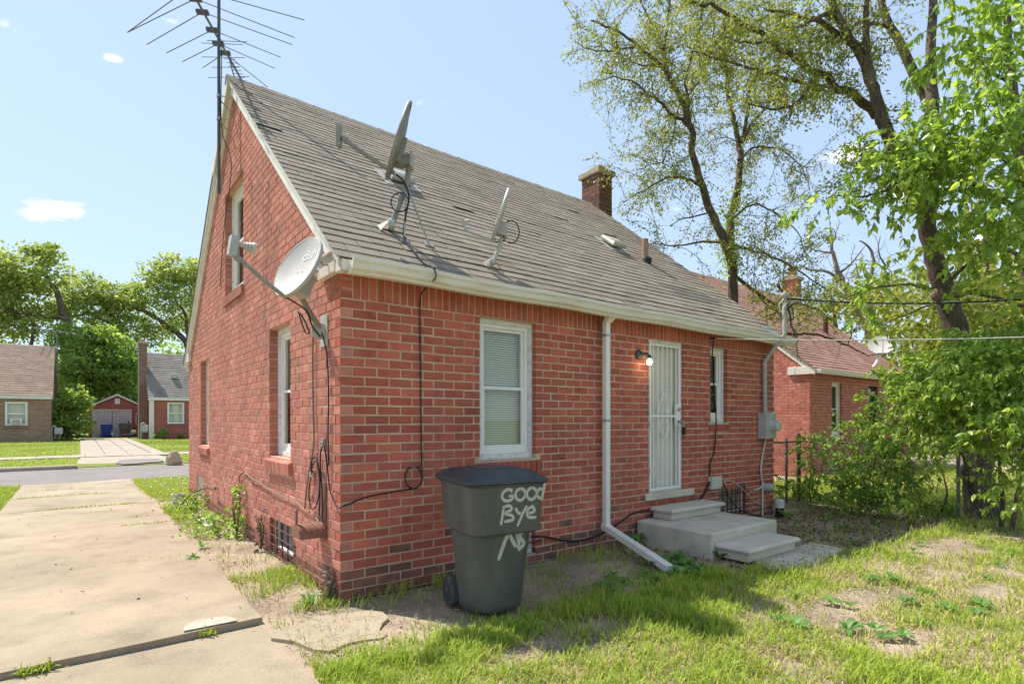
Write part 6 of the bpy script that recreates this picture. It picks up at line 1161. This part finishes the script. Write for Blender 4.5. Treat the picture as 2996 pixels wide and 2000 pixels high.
# more green mass behind the right-hand thicket
leafy('tree', (26, -6, 0), 'tall green tree closing the view at the far right', 'tree', [(2900, 700, 24, 200, 150, 3, 150), (2750, 900, 25, 150, 100, 3, 110), (3000, 950, 22, 150, 200, 3, 150), (2800, 1080, 24, 200, 100, 3, 130), (2600, 1050, 26, 120, 90, 2, 80)], .30, 10, 'leaf_elm', .4, 1.1, [st([(2880, 1320), (2880, 1000), (2860, 700)], 25, .25, .08), st([(3000, 1320), (2990, 900), (3000, 600)], 23, .22, .08)])
wd = [fb(u, 1130 + 25 * math.sin(u), 14 + (u - 2300) * -.02, 90, 110, 900) for u in range(2320, 2400, 90)]
LP = []
for (x, y, z, r) in ((34, 6, 2.5, 4), (30, -2, 2.5, 4), (33, -9, 3, 5), (28, -14, 3, 5), (24, -20, 3, 5), (38, 14, 3, 5), (30, 22, 3, 5)):
    k = 2200; q = rng.normal(size=(k, 3)); q = q / np.linalg.norm(q, axis=1, keepdims=True) * rng.random((k, 1)) ** .4; LP.append(A3(x, y, z) + q * A3(r, r, r * .8))
LP = np.vstack(LP); LP[:, 2] = np.abs(LP[:, 2]); tag(leaves('distant_wood', LP, rng.normal(size=LP.shape), .35, 'leaf_fard', None, .7), 'distant mass of trees closing the view behind the right thicket', 'wood', None, 'stuff')
# ------------------------------------------------------------------ lawns
def grassmat():
    m = bpy.data.materials.new('grass_blades'); m.use_nodes = True; N = m.node_tree.nodes; L = m.node_tree.links; p = N['Principled BSDF']; a = N.new('ShaderNodeAttribute'); a.attribute_name = 'col'
    L.new(a.outputs['Color'], p.inputs['Base Color']); p.inputs['Roughness'].default_value = .6; p.inputs['Specular IOR Level'].default_value = .25; t = N.new('ShaderNodeBsdfTranslucent'); L.new(a.outputs['Color'], t.inputs[0]); mx = N.new('ShaderNodeMixShader'); mx.inputs[0].default_value = .35
    L.new(p.outputs[0], mx.inputs[1]); L.new(t.outputs[0], mx.inputs[2]); L.new(mx.outputs[0], N['Material Output'].inputs[0]); return m
M['blades'] = grassmat()
def blades(name, X, Y, Z, H, Wd, C, lean, label, cat='grass'):
    n = len(X); a = rng.random(n) * 2 * np.pi; D = np.stack([np.cos(a), np.sin(a), np.zeros(n)], 1); Sd = np.stack([-np.sin(a), np.cos(a), np.zeros(n)], 1); B = np.stack([X, Y, Z], 1); H = H[:, None]; Wd = Wd[:, None]; ln = (lean * (.4 + .9 * rng.random(n)))[:, None]; up = A3(0, 0, 1)
    c = np.cos(ln); s_ = np.sin(ln); mid = B + (up * c + D * s_) * H * .55; tip = mid + (up * np.cos(ln * 1.9) + D * np.sin(ln * 1.9)) * H * .45
    V = np.stack([B - Sd * Wd, B + Sd * Wd, mid + Sd * Wd * .75, mid - Sd * Wd * .75, tip], 1).reshape(-1, 3); i = np.arange(n)[:, None] * 5
    F = np.concatenate([i + A3(0, 1, 2).astype(int), i + A3(0, 2, 3).astype(int), i + A3(3, 2, 4).astype(int)], 1).reshape(-1, 3)
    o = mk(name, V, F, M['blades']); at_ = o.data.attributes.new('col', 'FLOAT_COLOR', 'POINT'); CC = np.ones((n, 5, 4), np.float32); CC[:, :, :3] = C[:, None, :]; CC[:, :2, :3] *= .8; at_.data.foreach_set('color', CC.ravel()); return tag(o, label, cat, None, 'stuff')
def sm(x, a, b): t = np.clip((x - a) / (b - a), 0, 1); return t * t * (3 - 2 * t)
def ell(x, y, cx, cy, rx, ry): return np.clip(1.6 - 1.6 * np.sqrt(((x - cx) / rx) ** 2 + ((y - cy) / ry) ** 2), 0, 1)
def scatter(n, dmin, dmax, pw, half=1.0):
    th = math.atan2(FWD[1], FWD[0]) + (rng.random(n) * 2 - 1) * half; d = dmin + (dmax - dmin) * rng.random(n) ** pw; return CAM[0] + d * np.cos(th), CAM[1] + d * np.sin(th), d
BARE = [(3.3, -2.55, .9, .26), (6.3, -2.35, 1.1, .30), (2.7, -3.15, .5, .16), (.65, -1.75, .45, .2), (-.15, -.62, .6, .45), (2.1, -1.25, .3, .13), (.0, -2.35, .5, .3), (4.6, -3.2, .5, .16)]
def dens(x, y):
    n1 = vnoise(x, y, .55, 1); n2 = vnoise(x, y, .16, 2); d = .16 + .84 * sm(-y, .85, 1.45); d = np.where((x > 3.35) & (y > -1.55), .05, d); d = np.where((x > 4.7) & (y > -1.75 - .25 * n1), .07, d)
    d *= 1 - ell(x, y, .95, -.72, .75, .6)
    for b in BARE: d *= 1 - .93 * np.clip(ell(x, y, *b) * 1.3, 0, 1)
    d *= np.clip((n1 * .55 + n2 * .45 - .22) * 3.0, .04, 1)
    st_ = np.where(y < 1.35, .75, np.where(y < 3.3, .05, np.where(y < 5.0, .25, 1.))) * np.clip((n2 * .5 + n1 * .5 - .3) * 3, .03, 1)
    d = np.where((y > -.05) & (x < 0), st_ * (x > -.63), d)
    d = np.where(x < -.6 + .06 * (n2 - .5), 0, d); d = np.where((x > 0) & (y > -.03) & (x < 7.05), 0, d)
    d = np.where((x > 7.05) & (y > -1.2) & (x < 8.4), d * .2 + .08, d); d = np.where(x > 8.7, .8, d)
    d *= 1 - np.clip(ell(x, y, 4.4, -1.6, .9, .35), 0, 1)
    return np.clip(d, 0, 1)
x, y, d = scatter(520000, 2.6, 15, 1.5); keep = rng.random(len(x)) < dens(x, y); x, y, d = x[keep], y[keep], d[keep]; n = len(x)
lush = vnoise(x, y, .9, 9); dry = np.clip(.24 + .85 * (vnoise(x, y, .45, 4) - .42) + .35 * sm(-x, -.9, .4) * (y < -1.1) + .3 * ell(x, y, 3.0, -2.9, 3.4, .8) - .5 * sm(y, -1.9, -1.3), .02, .9)
isdry = rng.random(n) < dry
G1 = A3(.32, .45, .04); G2 = A3(.50, .55, .075); G3 = A3(.19, .34, .04); DR = A3(.62, .51, .25)
t = rng.random((n, 1)); C = G1 * (1 - t) + G2 * t; C = np.where(rng.random((n, 1)) < .3, G3 * .6 + C * .4, C); C = np.where(isdry[:, None], DR * (.7 + .5 * rng.random((n, 1))), C)
H = (.04 + .05 * rng.random(n) ** 1.5 + .05 * lush * rng.random(n)) * (.6 + .9 * vnoise(x, y, .14, 21)) * (1 + .35 * sm(-y, 1.1, 1.4) * sm(y, -2.4, -1.5)) * np.where(isdry, .75, 1)
blades('lawn_grass', x, y, np.full(n, -.008), H, (.0022 + .0014 * rng.random(n)) * (1 + d * .06), C, np.where(isdry, .95, .6), 'patchy sunlit and shaded lawn grass behind the house')
# straw and dead clippings lying on bare soil
x, y, d = scatter(60000, 2.6, 12, 1.3); ok = (x > -.6) & ~((x > 0) & (y > -.02) & (x < 7.05)) & (rng.random(len(x)) < np.clip(.25 + .75 * (1 - dens(x, y) * 1.5), .1, 1) * np.where(y > -1.2, np.where(x > 0, .22, .8), .9)); x, y = x[ok], y[ok]; n = len(x)
C = A3(.46, .36, .20) * (.55 + .6 * rng.random((n, 1))); C = np.where((x > 3.0)[:, None] & (y > -1.7)[:, None], C * A3(.55, .48, .42), C)
blades('straw_litter', x, y, np.full(n, .006), .05 + .05 * rng.random(n), np.full(n, .0022), C, 1.45, 'dry straw and clippings lying on the bare soil', 'straw')
# front strip, left lawn and lawns beyond the street
def field(n, x0, x1, y0, y1): return x0 + (x1 - x0) * rng.random(n), y0 + (y1 - y0) * rng.random(n)
x, y = field(26000, -.7, 7.5, 8.2, 12.2); n = len(x); t = rng.random((n, 1)); blades('front_grass', x, y, np.full(n, -.01), .07 + .06 * rng.random(n), np.full(n, .006), G1 * (1 - t) + G2 * t, .6, 'green grass strip beside the driveway near the street')
x, y = field(14000, -6, -2.75, 6, 12.2); n = len(x); t = rng.random((n, 1)); blades('left_grass', x, y, np.full(n, -.01), .06 + .06 * rng.random(n), np.full(n, .006), G1 * (1 - t) + G2 * t, .6, 'green lawn left of the driveway')
x, y = field(60000, -16, 12, 17.6, 43.2); ok = ~((x > -1.75) & (x < 1.35)) & ~((y > 22.5) & (y < 24.25)); x, y = x[ok], y[ok]; n = len(x); t = rng.random((n, 1)); blades('far_grass', x, y, np.full(n, 0.), .06 + .07 * rng.random(n), np.full(n, .018), (G1 * (1 - t) + G2 * t) * (1 - .3 * (vnoise(x, y, 3, 2) > .6))[:, None] + DR * .12, .7, 'lawns in front of the houses across the street')
x, y = field(30000, 8.9, 19, -8, 2.2); n = len(x); t = rng.random((n, 1)); blades('neighbour_grass', x, y, np.full(n, 0.), .10 + .12 * rng.random(n), np.full(n, .006), G1 * (1 - t) + G2 * t, .6, 'long grass in the neighbouring yard beyond the fence')
x, y = field(500, -.6, 2, 8.5, 12); n = 500; P = np.stack([x, y, np.full(n, .11)], 1); tag(leaves('clover_flowers', P, rng.normal(size=(n, 3)), .03, 'white', None, .9), 'white clover flowers in the grass strip near the street', 'flowers', None, 'stuff')
# ------------------------------------------------------------------ weeds, one object each
M['weed'] = leafmat('weed', (.12, .26, .05), (.19, .33, .06), (.08, .19, .04), .3)
def rosette(k, ln, wd, up):
    n = k; V = []; F = []
    for i in range(n):
        a = 2 * math.pi * (i + .6 * random.random()) / n; e = up * (.6 + .8 * random.random()); L_ = ln * (.6 + .6 * random.random()); dr = A3(math.cos(a), math.sin(a), 0); sd = A3(-math.sin(a), math.cos(a), 0); b = len(V)
        for (t, w) in ((.02, .12), (.3, .5), (.55, 1.), (.8, .75)):
            p = dr * L_ * t * math.cos(e) + A3(0, 0, 1) * (L_ * (t * math.sin(e) - .35 * t * t * t)); V += [p - sd * wd * w + A3(0, 0, .006 * w), p, p + sd * wd * w + A3(0, 0, .006 * w)]
        V.append(dr * L_ * math.cos(e) + A3(0, 0, L_ * (math.sin(e) - .4)))
        for q in range(3):
            for r in range(2): F.append((b + q * 3 + r, b + q * 3 + r + 1, b + q * 3 + r + 4, b + q * 3 + r + 3))
        F += [(b + 9, b + 10, b + 12), (b + 10, b + 11, b + 12)]
    V = np.array(V); V[:, 2] = np.maximum(V[:, 2], .0); me = mesh_np('weed', V, F, True); me.materials.append(M['weed']); return me
WM = [rosette(9, .15, .028, .7), rosette(7, .19, .035, .9), rosette(11, .13, .02, .5), rosette(6, .12, .04, .8), rosette(14, .12, .012, .9)]
def weed(x, y, k, s, label, grp):
    o = bpy.data.objects.new('broadleaf_weed', WM[k]); link(o, None, (x, y, .0)); o.scale = (s, s, s); o.rotation_euler = (0, 0, random.random() * 6.3); tag(o, label, 'weed', grp)
for i in range(20): weed(2.0 + 1.6 * random.random(), -.75 - .55 * random.random(), random.choice((0, 1, 3)), .7 + .5 * random.random(), 'broad leaved weed in the shaded soil around the downspout end', 'shaded weeds by the downspout')
for i in range(34): weed(2.2 + 6.3 * random.random(), -2.1 - 1.3 * random.random(), random.choice((0, 2, 3)), .6 + .5 * random.random(), 'low broad leaved weed in the sunny thin lawn right of the stoop', 'sunny weeds on the thin lawn')
for i in range(14): weed(5.4 + 2.8 * random.random(), -.5 - 1.2 * random.random(), random.choice((0, 2, 4)), .5 + .5 * random.random(), 'small weed in the shaded bare soil between stoop and fence', 'weeds on the shaded bare soil')
for (u, v, lab) in ((905, 1768, 'bright spiky weed on the old path slab near the house corner'), (565, 1640, 'bright weed tuft at the drive edge, farther of two'), (590, 1600, 'bright weed tuft at the drive edge beside the barred window')):
    p = gp(u, v); weed(p[0], p[1], 4, 1.3 if 'spiky' in lab else 1.1, lab, None)
for (x, y, s, lab) in ((6.75, -.35, 1.3, 'leafy weed at the foot of the white pipe by the meter'), (5.3, -.25, 1.2, 'leafy weed between the upper step and the basement window'), (3.55, -.12, 1.2, 'leafy weed against the wall left of the landing'), (3.75, -1.12, .9, 'leafy weed growing at the landing corner')): weed(x, y, 1, s, lab, None)
# grass tufts in the slab joints, small weeds along the wall foot
X_, Y_ = [], []
for yj, a, b, k in ((7.45, -2.3, -.9, 260), (9.38, -2.6, -1.2, 700), (4.95, -1.3, -.7, 300), (2.47, -1.6, -.8, 60), (10.75, -2.6, -1.8, 120), (-.12, -1.05, -.95, 40), (-.12, -2.0, -1.85, 120)):
    q = a + (b - a) * rng.random(k); X_.append(q); Y_.append(yj + .03 * (q + .65) + .02 * rng.normal(size=k))
X_ = np.concatenate(X_); Y_ = np.concatenate(Y_); n = len(X_); t = rng.random((n, 1)); blades('joint_grass', X_, Y_, np.full(n, .0), .04 + .06 * rng.random(n) ** 2, np.full(n, .005), G1 * (1 - t) + G2 * t, .8, 'grass growing in the joints of the concrete driveway')
X_ = np.concatenate([.15 + 1.1 * rng.random(500), 2.3 + 1.2 * rng.random(200)]); Y_ = -.06 - .35 * rng.random(len(X_)) ** 1.5; ok = vnoise(X_, Y_, .13, 3) > .55; X_, Y_ = X_[ok], Y_[ok]; n = len(X_); t = rng.random((n, 1)); blades('wall_foot_grass', X_, Y_, np.full(n, 0.), .08 + .12 * rng.random(n), np.full(n, .0035), G1 * (1 - t) + G2 * t, .45, 'thin grass tufts along the foot of the rear wall')
def clump(name, x, y, r, h, n, ls, m, label, cat='weed'):
    t = empty(name, (x, y, 0), label, cat); q = rng.normal(size=(n, 3)) * A3(r, r, h * .45); P = A3(x, y, h * .5) + q; P[:, 2] = np.clip(P[:, 2], .02, h * 1.15); leaves('foliage', P, rng.normal(size=(n, 3)) + A3(0, 0, .3), ls, m, t, .7, shape=7); tubes_np('stems', [([A3(x, y, 0), A3(x + rng.normal() * r * .5, y + rng.normal() * r * .5, h * .6), A3(x + rng.normal() * r, y + rng.normal() * r, h)], [.006, .004, .003]) for _ in range(7)], 'stem', t, 4)
clump('climbing_weed', -.10, 3.35, .06, .55, 130, .07, 'leaf_shrub', 'upright leafy weed climbing the gable wall'); clump('weed_patch', -.30, 3.7, .18, .2, 200, .06, 'leaf_shrub', 'low tangled weed patch at the foot of the gable wall'); clump('weed_patch', -.25, 6.0, .16, .25, 220, .06, 'leaf_shrub', 'weed patch below the glass block window'); clump('weed_patch', -.35, 4.6, .14, .14, 90, .05, 'leaf_shrub', 'small weed patch midway along the gable wall'); clump('dry_weed', -.05, 2.35, .04, .4, 60, .05, 'bark_dead', 'dry brown weed beside the barred basement window'); clump('dry_weed', -.06, .09, .04, .2, 40, .04, 'bark_dead', 'small dry weed at the near corner of the house')
o = MB().bbox((-.32, 4.2, .0), (-.20, 5.0, .03), .004).build('board', M['trim'], org=(-.26, 4.6, 0)); tag(o, 'white board lying on the soil beside the gable wall', 'board')
pt = empty('plant_pot', (-.32, 6.9, 0), 'small pale pot in the grass at the far end of the gable wall', 'pot'); MB().lathe((-.32, 6.9, -.01), (0, 0, 1), [(.085, 0), (.11, .17), (.12, .17), (.12, .2), (.10, .2), (.09, .12)], 18).build('pot', M['boxbeige'], pt)
cable([(-.02, 5.15, .42), (-.15, 5.5, .40), (-.3, 5.9, .25), (-.42, 6.1, .02)], .008, 'cable', 'stiff dark hose arching from the faucet to the grass')
# dead leaves and twigs on the soil beside the stoop
n = 2600; x = 3.0 + 5.3 * rng.random(n); y = -.1 - 1.7 * rng.random(n); ok = ~((x > 3.6) & (x < 5.1) & (y > -1.5)); P = np.stack([x[ok], y[ok], np.full(ok.sum(), .012)], 1); T = rng.normal(size=P.shape) * A3(1, 1, .12); M['deadleaf'] = mat('deadleaf', (.20, .11, .06), islc=[(.28, .18, .10), (.13, .075, .05)], isl=.2, rough=.9); tag(leaves('leaf_litter', P, T, .035 + .03 * rng.random(len(P)), 'deadleaf', None, .6), 'dead brown leaves scattered on the soil around the stoop', 'dead leaves', None, 'stuff')
n = 160; P = np.stack([-5 + 4.3 * rng.random(n), -2 + 9 * rng.random(n), np.full(n, .035)], 1); tag(leaves('drive_debris', P + A3(0, 0, .015), rng.normal(size=P.shape) * A3(1, 1, .05), .02 + .02 * rng.random(n), 'deadleaf', None, .5), 'tiny bits of dead leaf on the concrete driveway', 'debris', None, 'stuff')
# yard trees behind the viewer (they show mirrored in the window panes)
far_tree(8.5, -15, 9, 'broad green tree behind the viewer, mirrored in the window', [((8.5, -15, 5.5), (2.6, 2.6, 2.4), 1500), ((6.8, -14.5, 4.2), (1.8, 1.8, 1.6), 800), ((10, -15.5, 7), (1.8, 1.8, 1.6), 800)], 'leaf_far', [([(8.5, -15, 0), (8.6, -15, 3), (8.3, -15, 6)], .25, .08)], .22, n=1.)
# crumbs of soil and small stones on the bare ground
n = 7000; x, y, d = scatter(n * 3, 2.6, 11, 1.2); ok = (x > -.62) & ~((x > 0) & (y > -.01) & (x < 7.05)) & (rng.random(len(x)) < 1.15 - dens(x, y) * 1.3); x, y = x[ok][:n], y[ok][:n]; n = len(x)
r = (.004 + .010 * rng.random(n) ** 3)[:, None, None]; O = np.array([(1, 0, 0), (0, 1, 0), (-1, 0, 0), (0, -1, 0), (0, 0, .8), (0, 0, -.6)])[None] * r * (.6 + .8 * rng.random((n, 6, 1))); V = (np.stack([x, y, np.full(n, .002)], 1)[:, None] + O).reshape(-1, 3)
F = (np.array([(0, 1, 4), (1, 2, 4), (2, 3, 4), (3, 0, 4), (1, 0, 5), (2, 1, 5), (3, 2, 5), (0, 3, 5)])[None] + np.arange(n)[:, None, None] * 6).reshape(-1, 3)
tag(mk('soil_crumbs', V, F, mat('crumbs', (.36, .28, .20), islc=[(.20, .16, .12), (.5, .42, .32)], isl=.15, rough=1)), 'crumbs of soil and small stones on the bare ground behind the house', 'soil crumbs', None, 'stuff')
